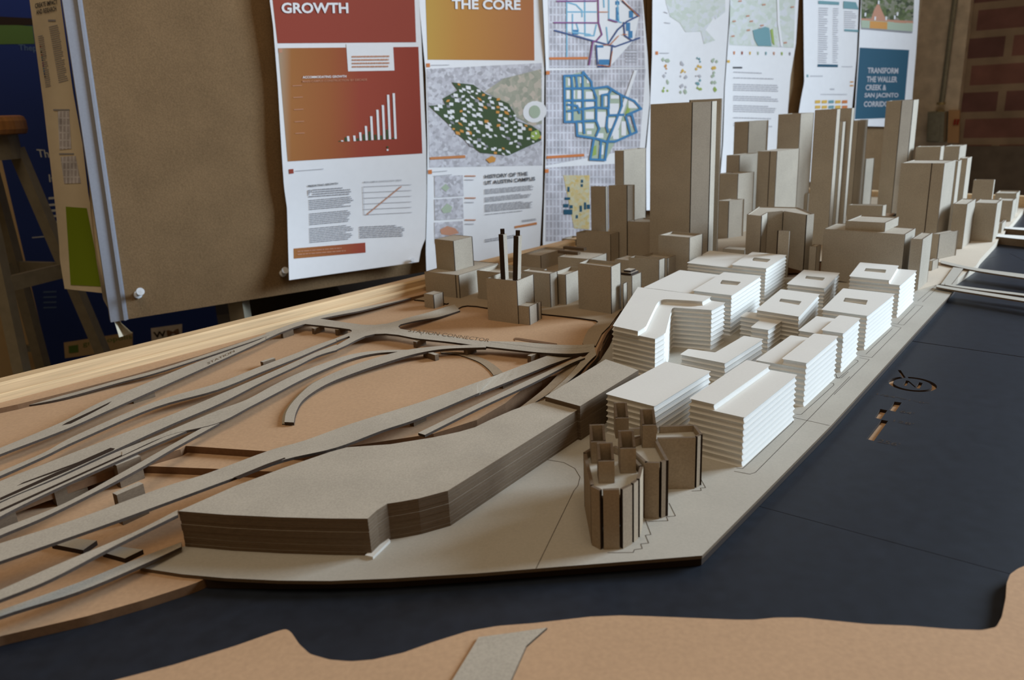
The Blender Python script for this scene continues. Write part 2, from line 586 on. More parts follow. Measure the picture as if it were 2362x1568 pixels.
M['pinerail'] = mat('pine_rail', (0.66, 0.47, 0.27), 0.6, (26, 0.2), 0.3, ((1, 1, 1), -math.atan2(RD.y, RD.x)))
mpn = [n for n in M['pinerail'].node_tree.nodes if n.type == 'MAPPING'][0]
mpn.vector_type = 'TEXTURE'
mpn.inputs['Rotation'].default_value = (0, 0, math.atan2(RD.y, RD.x))
mpn.inputs['Scale'].default_value = (2.2, .06, .05)
rail('pine_rail', 'long pine rail along the back edge of the model, foot of the cork boards', A0 - RD * .3, A0 + RD * 1.93, .022, -.0031, .042, RN)
rail('pine_rail', 'pine rail closing the far right end of the model beyond the small blocks', A0 + RD * 1.905 + RN * .03, A0 + RD * 1.905 + RN * .95, .022, -.0031, .034, RD)

_b = rail('pine_batten', 'thin lower pine batten along the inner side of the long rail', A0 - RD * .3 + RN * .0222, A0 + RD * 1.9 + RN * .0222, .007, -.0031, .0325, RN)
# land layers, lowest first
def layer(name, label, pts, z0, z1, mats, cat='model ground', r=0.004, hidden=None):
    mb = MB()
    mb.prism([round_poly(poly(pts, z1), r)], z0, z1, 0, 1)
    return tag(mb.build(name, mats), label, cat)


MD = [M['mdf'], M['mdfedge']]
lay2 = [(-330, 1300), (-100, 1215), (100, 1140), (300, 1070), (416, 1036), (428.6, 1028), (608, 1040), (700, 1046), (800, 1030), (1000, 1000), (1100, 968), (1165, 930), (1215, 890), (1250, 872), (1300, 862), (1350, 840), (1385, 808), (1395, 780), (1412, 748), (1436, 712), (1490, 672), (1600, 625), (1690, 610), (1900, 600), (1985, 570)]
back = [A0 + RD * 1.9 + RN * .0295, A0 - RD * .3 + RN * .0295]
l2 = [xy(at(u, v, Z2)) for u, v in lay2] + [xy(p) for p in back]
iR = lay2.index((1165, 930))
rest = l2[iR:]                                   # the shared edge along the site and the rail
def land(label, front, z0, z1):
    mb = MB()
    mb.prism([round_poly([xy(at(u, v, z1)) for u, v in front], .003)[3:] + rest if front else l2], z0, z1, 0, 1)
    tag(mb.build('land_layer', MD), label, 'model ground')
land('lowest fibreboard land piece at bottom left, its corner reaching under the site board', [(-330, 1560), (-220, 1537), (0, 1467), (200, 1421), (330, 1384), (430, 1352), (462, 1340), (700, 1210), (1050, 1050), (1120, 1010)], .0001, Z0)
land('middle fibreboard step under the elevated roads left of the long grey slab', [(-440, 1350), (-330, 1330), (-100, 1230), (120, 1130), (237, 1078), (330, 1074.4), (485, 1080.4), (640, 1088), (900, 1040), (1100, 985)], Z0 + .0001, Z1)
land('broad tan fibreboard land sheet carrying the loop ramp and interchange', None, Z1 + .0001, Z2)
mb = MB()
l3 = [xy(at(u, v, Z3)) for u, v in [(-80, 958), (40, 932.5), (150, 905), (300, 866), (460, 820), (620, 768), (760, 731), (975, 679), (1010, 668)]] + [xy(A0 + RD * .93 + RN * .0295), xy(A0 - RD * .02 + RN * .0295)]
mb.prism([l3], Z2 + .0001, Z3, 0, 1)
tag(mb.build('land_layer', MD), 'narrow fibreboard strip at the foot of the long pine rail', 'model ground')
mb = MB()
bank = [(2090, 676), (2175, 652), (2210, 640), (2252, 612), (2262, 596), (2300, 556), (2312, 541), (2345, 503), (2362, 482)]
lb = [xy(at(u, v, .0105)) for u, v in bank] + [xy(A0 + RD * 1.9 + RN * .62), xy(A0 + RD * 1.9 + RN * .30), xy(at(1985, 575, .0105)), xy(at(1900, 640, .0105))]
mb.prism([lb], .0001, .0105, 0, 1)
tag(mb.build('land_layer', [M['bank'], M['bank']]), 'pale far bank of the river under the rightmost brown towers', 'model ground')
shore = [(200, 1585), (400, 1533), (540, 1490), (640, 1455), (660, 1450), (672, 1458), (690, 1485), (715, 1508), (760, 1521), (810, 1525), (860, 1521), (930, 1505), (1000, 1480), (1080, 1455), (1150, 1443), (1230, 1437), (1300, 1429), (1360, 1422), (1430, 1419), (1500, 1421), (1600, 1425), (1700, 1429), (1740, 1429), (1790, 1424), (1850, 1424), (1930, 1432), (2000, 1439), (2100, 1443), (2200, 1451), (2265, 1453), (2298, 1446), (2311, 1422), (2320, 1378), (2322, 1345), (2330, 1324), (2348, 1311), (2375, 1300), (2500, 1285), (2700, 1270), (2700, 1800), (60, 1800)]
layer('shore_board', 'tan fibreboard near shore along the bottom edge with curved coastline', shore, .0001, Z0, MD, r=.002)
stub = [(1030, 1590), (1104, 1469), (1180, 1459), (1262, 1447), (1214, 1489), (1165, 1600)]
mb = MB(); mb.prism([poly(stub, .0076)], Z0, .0076, 0, 1)
tag(mb.build('road_stub', [M['chip'], M['burnt']]), 'grey chipboard road end on the near shore at the bottom', 'model road')

# site board
site = [(322, 1309), (420, 1324), (520, 1333), (640, 1338.5), (760, 1339.5), (900, 1334), (1100, 1322), (1300, 1306), (1500, 1290.5), (1619.5, 1281), (1760, 1140), (1918, 980), (2206, 664), (2140, 654), (2090, 650), (1900, 640), (1700, 640), (1560, 680), (1455, 725), (1425, 760), (1405, 800), (1385, 830), (1330, 880), (1290, 905), (1250, 930), (1100, 1010), (800, 1100), (415, 1264)]
t = thing('site_board', 'pale chipboard site plate under the white blocks with etched plot lines', 'model ground', at(1500, 1100, ZS))
mb = MB(); mb.prism([poly(site, ZS)], Z0 + .0002, ZS, 0, 1); mb.build('plate', [M['site'], M['edge']], t)
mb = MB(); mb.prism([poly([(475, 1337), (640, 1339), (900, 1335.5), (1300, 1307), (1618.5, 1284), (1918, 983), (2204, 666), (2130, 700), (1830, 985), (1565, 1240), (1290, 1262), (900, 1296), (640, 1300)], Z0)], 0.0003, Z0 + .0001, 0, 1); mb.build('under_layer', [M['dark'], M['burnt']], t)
mb = MB()


def line(mb, pts, z, w, mi=0):
    P = [at(u, v, z) if len((u, v)) == 2 else 0 for u, v in pts]
    for a, b in zip(P[:-1], P[1:]):
        d = (b - a).normalized()
        n = Vector((-d.y, d.x, 0)) * w / 2
        mb.add([a + n - d * w * .4, a - n - d * w * .4, b - n + d * w * .4, b + n + d * w * .4], [(0, 1, 2, 3)], mi)


zl = ZS + .00012
D4 = lambda pts: zc(1360, 760, 3.92, pts)
D3 = lambda pts: zc(1840, 560, 4.48, pts)
CZ = lambda pts: zc(1300, 900, 3.92, pts)
for pts in (D4([(1840, 793), (2000, 828), (2170, 866)]), D4([(1330, 1250), (1385, 1256), (1840, 835), (1835, 820), (1800, 815)]), D4([(1310, 1280), (1450, 1306), (1500, 1290), (1960, 828), (2352, 425)]),
            D4([(1870, 765), (1915, 766), (2210, 500), (2205, 485), (2170, 480)]), D3([(380, 1395), (430, 1392), (625, 1225), (620, 1212), (590, 1208)]), D3([(640, 1185), (740, 1205), (375, 1568)]),
            D3([(705, 1150), (978, 885)]), D3([(640, 1165), (765, 1185), (1070, 875), (970, 850)]), D3([(1035, 835), (1210, 655)]), D3([(980, 830), (1095, 850), (1295, 650), (1200, 640)]), D3([(1240, 600), (1440, 430)]), D3([(1290, 610), (1480, 430)]),
            D4([(2225, 400), (2240, 438), (2275, 436), (2340, 380)]),
            [(1220, 1062), (1262, 1060), (1300, 1066), (1326, 1080), (1338, 1100), (1333, 1120), (1324, 1131), (1237, 1310)],
            CZ([(400, 1468), (630, 1465), (640, 1440), (712, 1430), (698, 1388), (770, 1380), (740, 1310), (790, 1303), (740, 1170)]), CZ([(770, 1185), (945, 1178), (930, 1142), (1012, 1135), (955, 1020)]), CZ([(1160, 910), (1245, 905), (1238, 882), (1285, 880), (1240, 800)])):
    mb = MB()
    line(mb, pts, zl, .00042)
    mb.build('etched_line', M['burnt'], t)
adopt(t)
mb = MB(); mb.prism([poly(zc(1200, 1200, 1, [(-358, 80), (-338, 62), (-306, 40), (-300, 45), (-340, 84)]), ZS + .002)], ZS, ZS + .002); tag(mb.build('card_scrap', M['white']), 'sliver of white card sticking out at the front corner of the long grey slab', 'card')

# water sheets
def sheet(label, pts, holes=()):
    mb = MB()
    mb.prism([poly(pts, 0)] + [poly(h, 0) if not isinstance(h[0], Vector) else [xy(p) for p in h] for h in holes], -.003, 0, 0, 1)
    return mb


t = thing('water_sheet', 'near black river sheet between the site corner and the near shore', 'model water', at(1700, 1300, 0))
sheet('', [(-420, 1640), (-300, 1480), (440, 1290), (1000, 1150), (1600, 1127), (1790, 1178.5), (2325, 1322.5), (2640, 1407), (2750, 1800), (-420, 1800)]).build('sheet', [M['black'], M['burnt']], t)
adopt(t)
Zc = lambda pts: zc(1880, 820, 4.9, pts)
N_ = Zc([(990, 335), (1028, 280), (1062, 285), (1138, 352), (1178, 300), (1218, 310), (1180, 372), (1145, 368), (1128, 358), (1055, 300), (1030, 342)])
needle = Zc([(935, 162), (968, 165), (1026, 250), (995, 252)])
cu = at(*Zc([(1105, 322)])[0]); 
C0 = [at(*p) for p in Zc([(830, 300), (1378, 350), (1180, 410), (1065, 238)])]
# circle through the four rim points
import itertools
def circ(a, b, c):
    ax, ay, bx, by, cx, cy = a.x, a.y, b.x, b.y, c.x, c.y
    d = 2 * (ax * (by - cy) + bx * (cy - ay) + cx * (ay - by))
    ux = ((ax * ax + ay * ay) * (by - cy) + (bx * bx + by * by) * (cy - ay) + (cx * cx + cy * cy) * (ay - by)) / d
    uy = ((ax * ax + ay * ay) * (cx - bx) + (bx * bx + by * by) * (ax - cx) + (cx * cx + cy * cy) * (bx - ax)) / d
    return Vector((ux, uy, 0))
cc = circ(*C0[:3])
R0 = (C0[0] - cc).length
R1 = R0 * .80
def arc(r0, r1, a0, a1, n=40):
    return [cc + Vector((cos(a), sin(a), 0)) * r0 for a in [a0 + (a1 - a0) * i / n for i in range(n + 1)]] + \
           [cc + Vector((cos(a), sin(a), 0)) * r1 for a in [a1 + (a0 - a1) * i / n for i in range(n + 1)]]
nd = at(*Zc([(1010, 245)])[0]) - cc
an = math.atan2(nd.y, nd.x)
ring = arc(R0, R1, an + .17, an + 2 * pi - .17)
bars = [Zc([(898, 520), (980, 530), (908, 634), (832, 615)]), Zc([(738, 603), (818, 618), (745, 718), (673, 703)]), Zc([(752, 724), (826, 738), (664, 964), (580, 942)])]
t = thing('water_sheet', 'black river sheet with cut out north arrow, scale bar and lettering', 'model water', at(2100, 950, 0))
sheet('', [(1590, 1124), (1790, 1177.5), (2325, 1321.5), (2640, 1406), (2600, 860), (2362, 824), (2120, 789.5), (1980, 768)], [N_, needle, ring] + bars).build('sheet', [M['black'], M['burnt']], t)


def text_mesh(body, tl, tr, bl, fn, bold=0.0):
    c = bpy.data.curves.new('lettering', 'FONT')
    c.body = body
    c.offset = bold
    c.resolution_u = 3
    o = bpy.data.objects.new('lettering', c)
    COL.objects.link(o)
    bpy.context.view_layer.update()
    dg = bpy.context.evaluated_depsgraph_get()
    me = bpy.data.meshes.new_from_object(o.evaluated_get(dg))
    bpy.data.objects.remove(o)
    xs = [v.co.x for v in me.vertices]
    ys = [v.co.y for v in me.vertices]
    x0, x1, y0, y1 = min(xs), max(xs), min(ys), max(ys)
    mb = MB()
    vs = []
    for v in me.vertices:
        s, q = (v.co.x - x0) / (x1 - x0), (y1 - v.co.y) / (y1 - y0)
        vs.append(fn(tl[0] + (tr[0] - tl[0]) * s + (bl[0] - tl[0]) * q, tl[1] + (tr[1] - tl[1]) * s + (bl[1] - tl[1]) * q))
    mb.add(vs, [tuple(p.vertices) for p in me.polygons])
    bpy.data.meshes.remove(me)
    return mb


for body, tl, tr, bl in (('1/64"=1\'-0"', (705, 425), (1290, 535), (690, 440)), ("64'", (975, 615), (1128, 645), (955, 640)), ("128'", (895, 720), (1120, 765), (880, 745)), ("256'", (725, 940), (968, 990), (700, 975))):
    q = Zc([tl, tr, bl])
    text_mesh(body, *q, lambda u, v: at(u, v, .00015), .012).build('lettering', M['burnt'], t, fix=False)
adopt(t)
t = thing('water_sheet', 'far black river sheet before the nearest twin beam bridge', 'model water', at(2200, 740, 0))
sheet('', [(1985, 767), (2120, 788.5), (2362, 823), (2600, 858), (2560, 700), (2440, 640), (2330, 585), (2100, 640)]).build('sheet', [M['black'], M['burnt']], t)
adopt(t)
t = thing('water_sheet', 'farthest black river sheet beneath the two thin upper bridges', 'model water', at(2330, 560, 0))
wp = [xy(at(u, v, 0)) for u, v in [(2101, 639.5), (2330, 584.5), (2440, 639.5), (2560, 699.5)]] + [xy(A0 + RD * 1.9 + RN * 1.2), xy(A0 + RD * 1.9 + RN * .55), xy(at(2290, 500))]
mb = MB(); mb.prism([wp], -.003, 0, 0, 1); mb.build('sheet', [M['black'], M['burnt']], t)
adopt(t)


# bridges over the river
def deck(name, label, L, R, z, th=.0022, cat='model road', mats=None, zl=None, par=None):
    """ribbon between two pixel edges; z may be a list along the run"""
    n = len(L)
    zs = z if isinstance(z, (list, tuple)) else [z] * n
    a = [at(*p, zz) for p, zz in zip(L, zs)]
    b = [at(*p, zz) for p, zz in zip(R, zs)]
    # smooth with extra points
    def dens(P):
        out = []
        for i in range(len(P) - 1):
            p0, p1, p2, p3 = P[max(i - 1, 0)], P[i], P[i + 1], P[min(i + 2, len(P) - 1)]
            for k in range(5):
                s = k / 5
                out.append(.5 * ((2 * p1) + (p2 - p0) * s + (2 * p0 - 5 * p1 + 4 * p2 - p3) * s * s + (3 * p1 - p0 - 3 * p2 + p3) * s ** 3))
        out.append(P[-1])
        return out
    a, b = dens(a), dens(b)
    dz = Vector((0, 0, -th))
    mb = MB()
    m_ = len(a)
    mb.add(a + b + [p + dz for p in a] + [p + dz for p in b],
           [(i, i + 1, m_ + i + 1, m_ + i) for i in range(m_ - 1)] + [(2 * m_ + i, 3 * m_ + i, 3 * m_ + i + 1, 2 * m_ + i + 1) for i in range(m_ - 1)], 0)
    k = 0
    mb.add(a + b + [p + dz for p in a] + [p + dz for p in b],
           [(i, 2 * m_ + i, 2 * m_ + i + 1, i + 1) for i in range(m_ - 1)] + [(m_ + i, m_ + i + 1, 3 * m_ + i + 1, 3 * m_ + i) for i in range(m_ - 1)] + [(0, m_, 3 * m_, 2 * m_), (m_ - 1, 3 * m_ - 1, 4 * m_ - 1, 2 * m_ - 1)], 1)
    o = mb.build(name, mats or [M['chip'], M['deckedge']], par, weld=False)
    if label:
        tag(o, label, cat)
    return o


t = thing('twin_bridge', 'nearest bridge of two parallel pale beams crossing the river at right', 'model bridge', at(2208, 668, 0))
LB = [M['site'], M['edge']]
deck('beam', None, [(2160, 656), (2208, 664), (2362, 687.5), (2520, 712), (2700, 740)], [(2160, 661.5), (2208, 670), (2362, 694.5), (2520, 719), (2700, 747)], .0135, mats=LB, par=t)
deck('beam', None, [(2180, 653), (2224, 660), (2362, 677), (2520, 697), (2700, 720)], [(2180, 657), (2224, 664.5), (2362, 682), (2520, 702), (2700, 725)], .0135, mats=LB, par=t)
for u, v in ((2470, 706),):
    p = at(u, v, .0113); b = MB(); b.box((p.x - .012, p.y - .006, 0), (p.x + .012, p.y + .006, .0112)); b.build('pier', M['chip'], t)
adopt(t)
t = thing('road_bridge', 'second bridge across the river, a single pale road with a side street', 'model bridge', at(2246, 620, 0))
deck('deck', None, [(2170, 600), (2246, 617), (2362, 632), (2520, 652), (2700, 675)], [(2170, 606.5), (2246, 623), (2362, 641), (2520, 662), (2700, 685.5)], .0135, mats=LB, par=t)
deck('side_street', None, [(2199, 616), (2186, 634), (2170, 656)], [(2222, 619), (2209, 637), (2192, 658)], .0131, mats=LB, par=t)
for u, v in ((2470, 653),):
    p = at(u, v, .0113); b = MB(); b.box((p.x - .012, p.y - .005, 0), (p.x + .012, p.y + .005, .0112)); b.build('pier', M['chip'], t)
adopt(t)
deck('thin_bridge', 'third bridge, thin white strip leaving the corner of the riverside brown block', [(2290, 538.5), (2305, 540), (2362, 543.7), (2480, 552)], [(2290, 545), (2305, 546), (2362, 552), (2480, 561)], .014, mats=[M['white'], M['edge']], cat='model bridge', th=.0135)
deck('thin_bridge', 'farthest bridge, thinnest white strip near the far end of the river', [(2318, 522.5), (2326, 523.2), (2362, 525.2), (2480, 532)], [(2318, 527), (2326, 527.5), (2362, 530.5), (2480, 538)], .014, mats=[M['white'], M['edge']], cat='model bridge', th=.0135)

# ------------------------------------------------------------------ roads
r3 = lambda pts: zc(500, 670, 3.92, pts)
r2 = lambda pts: zc(0, 650, 3.92, pts)
r0 = lambda pts: zc(0, 980, 3.336, pts)
A2 = lambda pts: zc(960, 700, 4.48, pts)
ZN = 0.0292


def pier(par, u, v, ztop, z0=Z2, w=.005, d=.016, a=38, name='pier', mm='chip'):
    """small upright support under a deck: (u,v) is the middle of its near foot"""
    p = at(u, v, z0)
    x, y = dirv(a) * (d / 2), dirv(a + 90) * (w / 2)
    b = MB()
    b.prism([[xy(p + x + y), xy(p + x - y), xy(p - x - y), xy(p - x + y)]], z0, ztop, 0, 1)
    return b.build(name, [M[mm], M['edge']], par)


t = thing('road_interchange', 'elevated chipboard interchange where six road strips meet, on short piers', 'model road', at(880, 760, Z2))
node = r3([(440, 385), (700, 292), (860, 247), (930, 253), (1060, 272), (1180, 290), (1320, 308), (1430, 310), (1540, 298), (1640, 272), (1720, 290), (1660, 306), (1641, 325), (1660, 345), (1720, 356), (1850, 372), (1850, 437), (1780, 428), (1640, 400), (1530, 389), (1430, 392), (1340, 412), (1260, 448), (1170, 495), (1080, 535), (1080, 497), (1205, 424), (1197, 411), (1080, 455), (1080, 428), (1213, 376), (1222, 362), (1205, 350), (1100, 335), (960, 318), (800, 302), (775, 308), (690, 335), (560, 385), (440, 442)])
mb = MB(); mb.prism([poly(node, ZN)], ZN - .0022, ZN, 0, 1); mb.build('deck', [M['chip'], M['deckedge']], t)
deck('ramp', None, r3([(1640, 272), (1760, 236), (1900, 200), (2060, 152), (2150, 125)]), r3([(1720, 290), (1800, 273), (1900, 256), (2020, 235), (2200, 180)]), [ZN, ZN - .001, ZN - .003, ZN - .006, ZD + .0003], par=t)
deck('ramp', None, r3([(855, 248), (1000, 212), (1200, 172), (1500, 115), (1720, 72)]), r3([(930, 254), (1100, 220), (1300, 182), (1540, 122), (1760, 66)]), [ZN, ZN - .0005, ZN - .0015, ZN - .003, Z3 + .0003], par=t)
for pts in ((890, 392), (1100, 405)):
    q = r3([pts])[0]
    pier(t, q[0] + 8, q[1] - 3, ZN - .0022)
pier(t, *r3([(640, 415)])[0], ZN - .0022)
adopt(t)
t = thing('station_connector_road', 'straight elevated road lettered STATION CONNECTOR crossing the middle of the model', 'model road', at(1200, 810, Z2))
deck('deck', None, r3([(1845, 371), (2100, 408), (2352, 450)]) + [(1200, 788.5), (1280, 794.5), (1335, 795.5), (1372, 793)], r3([(1845, 436), (2100, 463), (2352, 496)]) + [(1200, 808), (1250, 813), (1318, 815.5), (1366, 811)], [ZN] * 4 + [ZN - .001, ZN - .003, ZD + .0004], par=t)
tm = text_mesh('STATION CONNECTOR', (945, 757.5), (1131, 781.5), (941, 764.5), lambda u, v: at(u, v, ZN + .0002), .006)
tm.build('lettering', M['edge'], t, fix=False)
mb = MB(); line(mb, A2([(770, 395), (1000, 425), (1250, 452), (1500, 466), (1700, 460), (1800, 445)]), ZN + .0001, .0004); mb.build('etched_line', M['burnt'], t)
pier(t, *A2([(1215, 590)])[0], ZN - .0022)
pier(t, *A2([(40, 440)])[0], ZN - .0022)
pier(t, *A2([(560, 520)])[0], ZN - .0022)
adopt(t)
t = thing('loop_ramp', 'curved ramp strip curling down to a square end in the middle of the tan board', 'model road', at(660, 975, Z2))
lo = r3([(612, 1188), (632, 1090), (715, 975), (865, 842), (1100, 725), (1400, 618), (1700, 540), (2000, 502), (2352, 490)]) + [(1125, 794.5)]
li = r3([(697, 1192), (722, 1085), (795, 975), (985, 850), (1240, 745), (1540, 645), (1800, 570), (2050, 528), (2352, 515)]) + [(1120, 801)]
zr = [Z2 + .0034, Z2 + .0036, Z2 + .004, Z2 + .005, Z2 + .006, Z2 + .0075, ZN - .0015, ZN - .0005, ZN, ZN]
deck('deck', None, lo, li, zr, .0028, par=t)
deck('under_strip', None, r3([(590, 1205), (605, 1110), (690, 985), (840, 850), (960, 790)]), r3([(690, 1205), (712, 1110), (780, 1000), (960, 870), (1080, 820)]), Z2 + .0009, .0009, par=t)
pier(t, *A2([(155, 568)])[0], ZN - .003, w=.022, d=.005, a=48)
adopt(t)
t = thing('curved_slip_road', 'low curved strip swinging from under the connector towards the long deck', 'model road', at(1120, 850, Z2))
deck('deck', None, A2([(250, 497), (400, 498), (560, 520), (720, 580), (830, 650), (900, 715)]), A2([(260, 512), (400, 522), (540, 560), (660, 610), (750, 680), (800, 742)]), Z2 + .0011, .0011, mats=[M['chipdark'], M['burnt']], par=t)
adopt(t)
Lab = {
 'A': 'thin curb strip running along the foot of the pine rail to the interchange',
 'B': 'upper elevated strip road nearest the pine rail at left, slit down its middle',
}
t = thing('strip_road', Lab['A'], 'model road', at(300, 870, Z2))
deck('deck', None, r2([(160, 1118), (300, 1080), (590, 1020), (1060, 890), (1560, 752), (2352, 488)]) + [(613, 768)], r2([(165, 1124), (310, 1104), (600, 1043), (1060, 915), (1500, 795), (2352, 512)]) + [(618, 770)], [Z2 + .0015, Z2 + .002, Z2 + .003, Z2 + .005, Z2 + .007, ZN, ZN], .002, par=t)
adopt(t)
t = thing('strip_road', Lab['B'], 'model road', at(240, 970, Z2))
bu = [(-120, 1078)] + r2([(0, 1500), (560, 1266), (900, 1090), (1340, 907), (1790, 722), (2352, 520)]) + r3([(445, 388)])
bl = [(-120, 1096)] + r2([(0, 1558), (600, 1330), (960, 1170), (1400, 975), (1900, 752), (2352, 545)]) + r3([(445, 440)])
deck('deck', None, bu, bl, [ZN] * 8, par=t)
mb = MB(); mb.prism([poly(r2([(560, 1297), (600, 1272), (830, 1165), (1010, 1078), (975, 1108), (830, 1185), (640, 1280)]), ZN + .0001)], ZN, ZN + .0001); mb.build('slit', M['burnt'], t)
tm = text_mesh('STATION', (478, 836), (540, 807), (480, 840), lambda u, v: at(u, v, ZN + .0002), .004); tm.build('lettering', M['edge'], t, fix=False)
pier(t, 332, 922, ZN - .0022, w=.004, d=.022, a=40)
adopt(t)
t = thing('strip_road', 'second elevated strip road from the rail at left, narrow and joining the interchange', 'model road', at(360, 955, Z2))
deck('deck', None, [(-120, 1138)] + r0([(0, 358), (340, 210)]) + [(178.6, 1002), (357, 926), (500, 884), (600, 845)] + r3([(700, 572), (900, 492), (1085, 428)]), [(-120, 1148)] + r0([(0, 392), (340, 240)]) + [(178.6, 1015), (357, 939), (500, 899), (605, 857)] + r3([(720, 612), (910, 530), (1085, 456)]), ZN, par=t)
pier(t, 620, 845, ZN - .0022)
adopt(t)
t = thing('strip_road', 'third elevated strip road, broad and forked by dark slits at its left end', 'model road', at(350, 1000, Z2))
deck('deck', None, [(-120, 1165)] + r0([(0, 432), (340, 300), (800, 120)]) + [(382.7, 961), (500, 912), (600, 869)] + r3([(700, 645), (900, 555), (1085, 486)]), [(-120, 1215)] + r0([(0, 590), (440, 400), (900, 185)]) + [(396, 978), (506, 931), (607, 880)] + r3([(720, 683), (905, 592), (1085, 536)]), ZN, par=t)
mb = MB(); mb.prism([poly(r0([(130, 468), (180, 440), (600, 285), (850, 175), (885, 180), (870, 195), (500, 362), (0, 580), (0, 560), (440, 360), (600, 300)]), ZN + .0001)], ZN, ZN + .0001); mb.build('slit', M['burnt'], t)
pier(t, 300, 1052, ZN - .0022, Z1, w=.006, d=.02, a=36)
adopt(t)
t = thing('strip_road', 'fourth elevated strip road sweeping along the outside of the loop ramp', 'model road', at(600, 930, Z2))
deck('deck', None, r0([(940, 205), (1290, 48)]) + [(500, 947)] + r3([(270, 985), (500, 862), (680, 772), (900, 682), (1200, 580), (1480, 540), (1760, 535)]), r0([(940, 235), (1290, 80)]) + [(500, 976)] + r3([(300, 1050), (560, 915), (740, 820), (950, 722), (1240, 608), (1480, 562), (1750, 550)]), [ZN, ZN, ZN, ZN, ZN - .001, ZN - .002, ZN - .004, ZN - .006, ZN - .0075, ZN - .008], par=t)
pier(t, 535, 961, ZN - .0026, w=.005, d=.018, a=38)
adopt(t)
t = thing('strip_road', 'fifth elevated strip road at left, a long pair of lanes parted by one slit', 'model road', at(200, 1080, Z1))
deck('deck', None, [(-120, 1232)] + r0([(0, 602), (450, 410), (885, 212), (1290, 50)]) + [(505, 945)], [(-120, 1262)] + r0([(0, 705), (410, 500), (840, 305), (1260, 120)]) + [(505, 962)], ZN - .0003, par=t)
mb = MB(); mb.prism([poly(r0([(0, 650), (500, 425), (900, 245), (1290, 72), (1290, 78), (900, 258), (500, 440), (0, 668)]), ZN - .0001)], ZN - .0003, ZN - .0001); mb.build('slit', M['burnt'], t)
pier(t, 165, 1150, ZN - .0025, Z0, w=.006, d=.024, a=36)
adopt(t)
t = thing('strip_road', 'sixth strip road at left, single thin lane rising to join the outer sweep', 'model road', at(300, 1110, Z1))
deck('deck', None, [(-120, 1272)] + r0([(0, 800), (500, 600), (1000, 330), (1320, 150)]) + [(500, 968)], [(-120, 1290)] + r0([(0, 850), (400, 680), (1000, 375), (1340, 178)]) + [(506, 976)], ZN - .0006, par=t)
pier(t, 303, 1112, ZN - .0028, Z0, w=.006, d=.02, a=36)
pier(t, -10, 1240, ZN - .0028, Z0, w=.006, d=.03, a=36)
adopt(t)

t = thing('long_deck_road', 'longest straight elevated deck, from the left edge past the grey slab to the connector', 'model road', at(960, 950, Z2))
deck('deck', None, [(-120, 1293)] + r0([(0, 910), (600, 718), (1250, 480), (1600, 370), (2060, 200)]) + [(704, 1015)] + r3([(1240, 1195), (1850, 1005), (2352, 828)]) + A2([(890, 715), (1180, 603), (1380, 530), (1500, 500)]), [(-120, 1335)] + r0([(0, 1048), (800, 770), (1350, 570), (1800, 405), (2180, 268)]) + [(775, 1032)] + r3([(1500, 1262), (1830, 1152), (2352, 932)]) + A2([(640, 932), (1240, 690), (1400, 625), (1620, 550)]), [.034] * 7 + [.034, .033, .032, .030, .0275, .0245, .0212], par=t)
mb = MB(); mb.prism([poly(r0([(1800, 402), (2050, 300), (2190, 250), (2198, 256), (2060, 318), (1840, 415)]), .0342)], .034, .0342); mb.build('slit', M['burnt'], t)
pier(t, 965, 975, .030, Z2)
pier(t, 310, 1195, .031, Z0, w=.006, d=.02, a=36)
adopt(t)
t = thing('second_deck_road', 'straight elevated deck right of the longest one, merging into the grey slab top', 'model road', at(1100, 930, Z2))
deck('deck', None, A2([(20, 1335), (440, 1130), (1000, 862), (1450, 655), (1700, 545)]), A2([(90, 1356), (640, 1082), (1200, 822), (1590, 622), (1745, 560)]), [.0362, .034, .030, .026, .024], par=t)
pier(t, *A2([(930, 850)])[0], .029, Z2)
adopt(t)
deck('ground_road', 'ground level road curving down from the connector end beside the grey slab', A2([(1840, 440), (1790, 500), (1715, 580), (1560, 760), (1400, 905), (1320, 1000)]), A2([(1860, 530), (1800, 585), (1690, 700), (1560, 815), (1450, 905), (1390, 985)]), [Z2 + .003] * 6, .0026, mats=[M['chip'], M['burnt']])
deck('ground_road', 'ground level strip between the second deck and the curving road', A2([(1600, 615), (1480, 720), (1330, 870), (1130, 1030), (1000, 1120)]), A2([(1690, 600), (1560, 760), (1400, 905), (1250, 1005), (1080, 1110)]), [Z2 + .0013] * 5, .0012, mats=[M['chipdark'], M['burnt']])
deck('lane_strip', 'left lane strip joining the grey slab corner at the left front', [(-120, 1408)] + r0([(0, 1268), (400, 1090), (1000, 838), (1368, 652)]), [(-120, 1428)] + r0([(0, 1342), (400, 1180), (900, 920), (1368, 690)]), [.034] * 4 + [.0355])
deck('lane_strip', 'lowest lane strip at far left running below the grey slab corner', [(-120, 1452)] + r0([(0, 1425), (600, 1212), (1000, 1050), (1396, 900)]), [(-120, 1476)] + r0([(0, 1472), (600, 1282), (1080, 1082), (1396, 936)]), [.022, .020, .017, .015, .0135])
for pts, lab in ((r0([(395, 915), (640, 962), (745, 888), (520, 866)]), 'dark fronted wedge support under the left lane strip'), (r0([(785, 978), (960, 1026), (1100, 958), (900, 932)]), 'white topped wedge support by the grey slab front corner')):
    b = MB()
    b.prism([poly(pts, Z0 + .0036)], Z0, Z0 + .0036, 0, 1)
    tag(b.build('road_support', [M['site'], M['burnt']]), lab, 'model road')
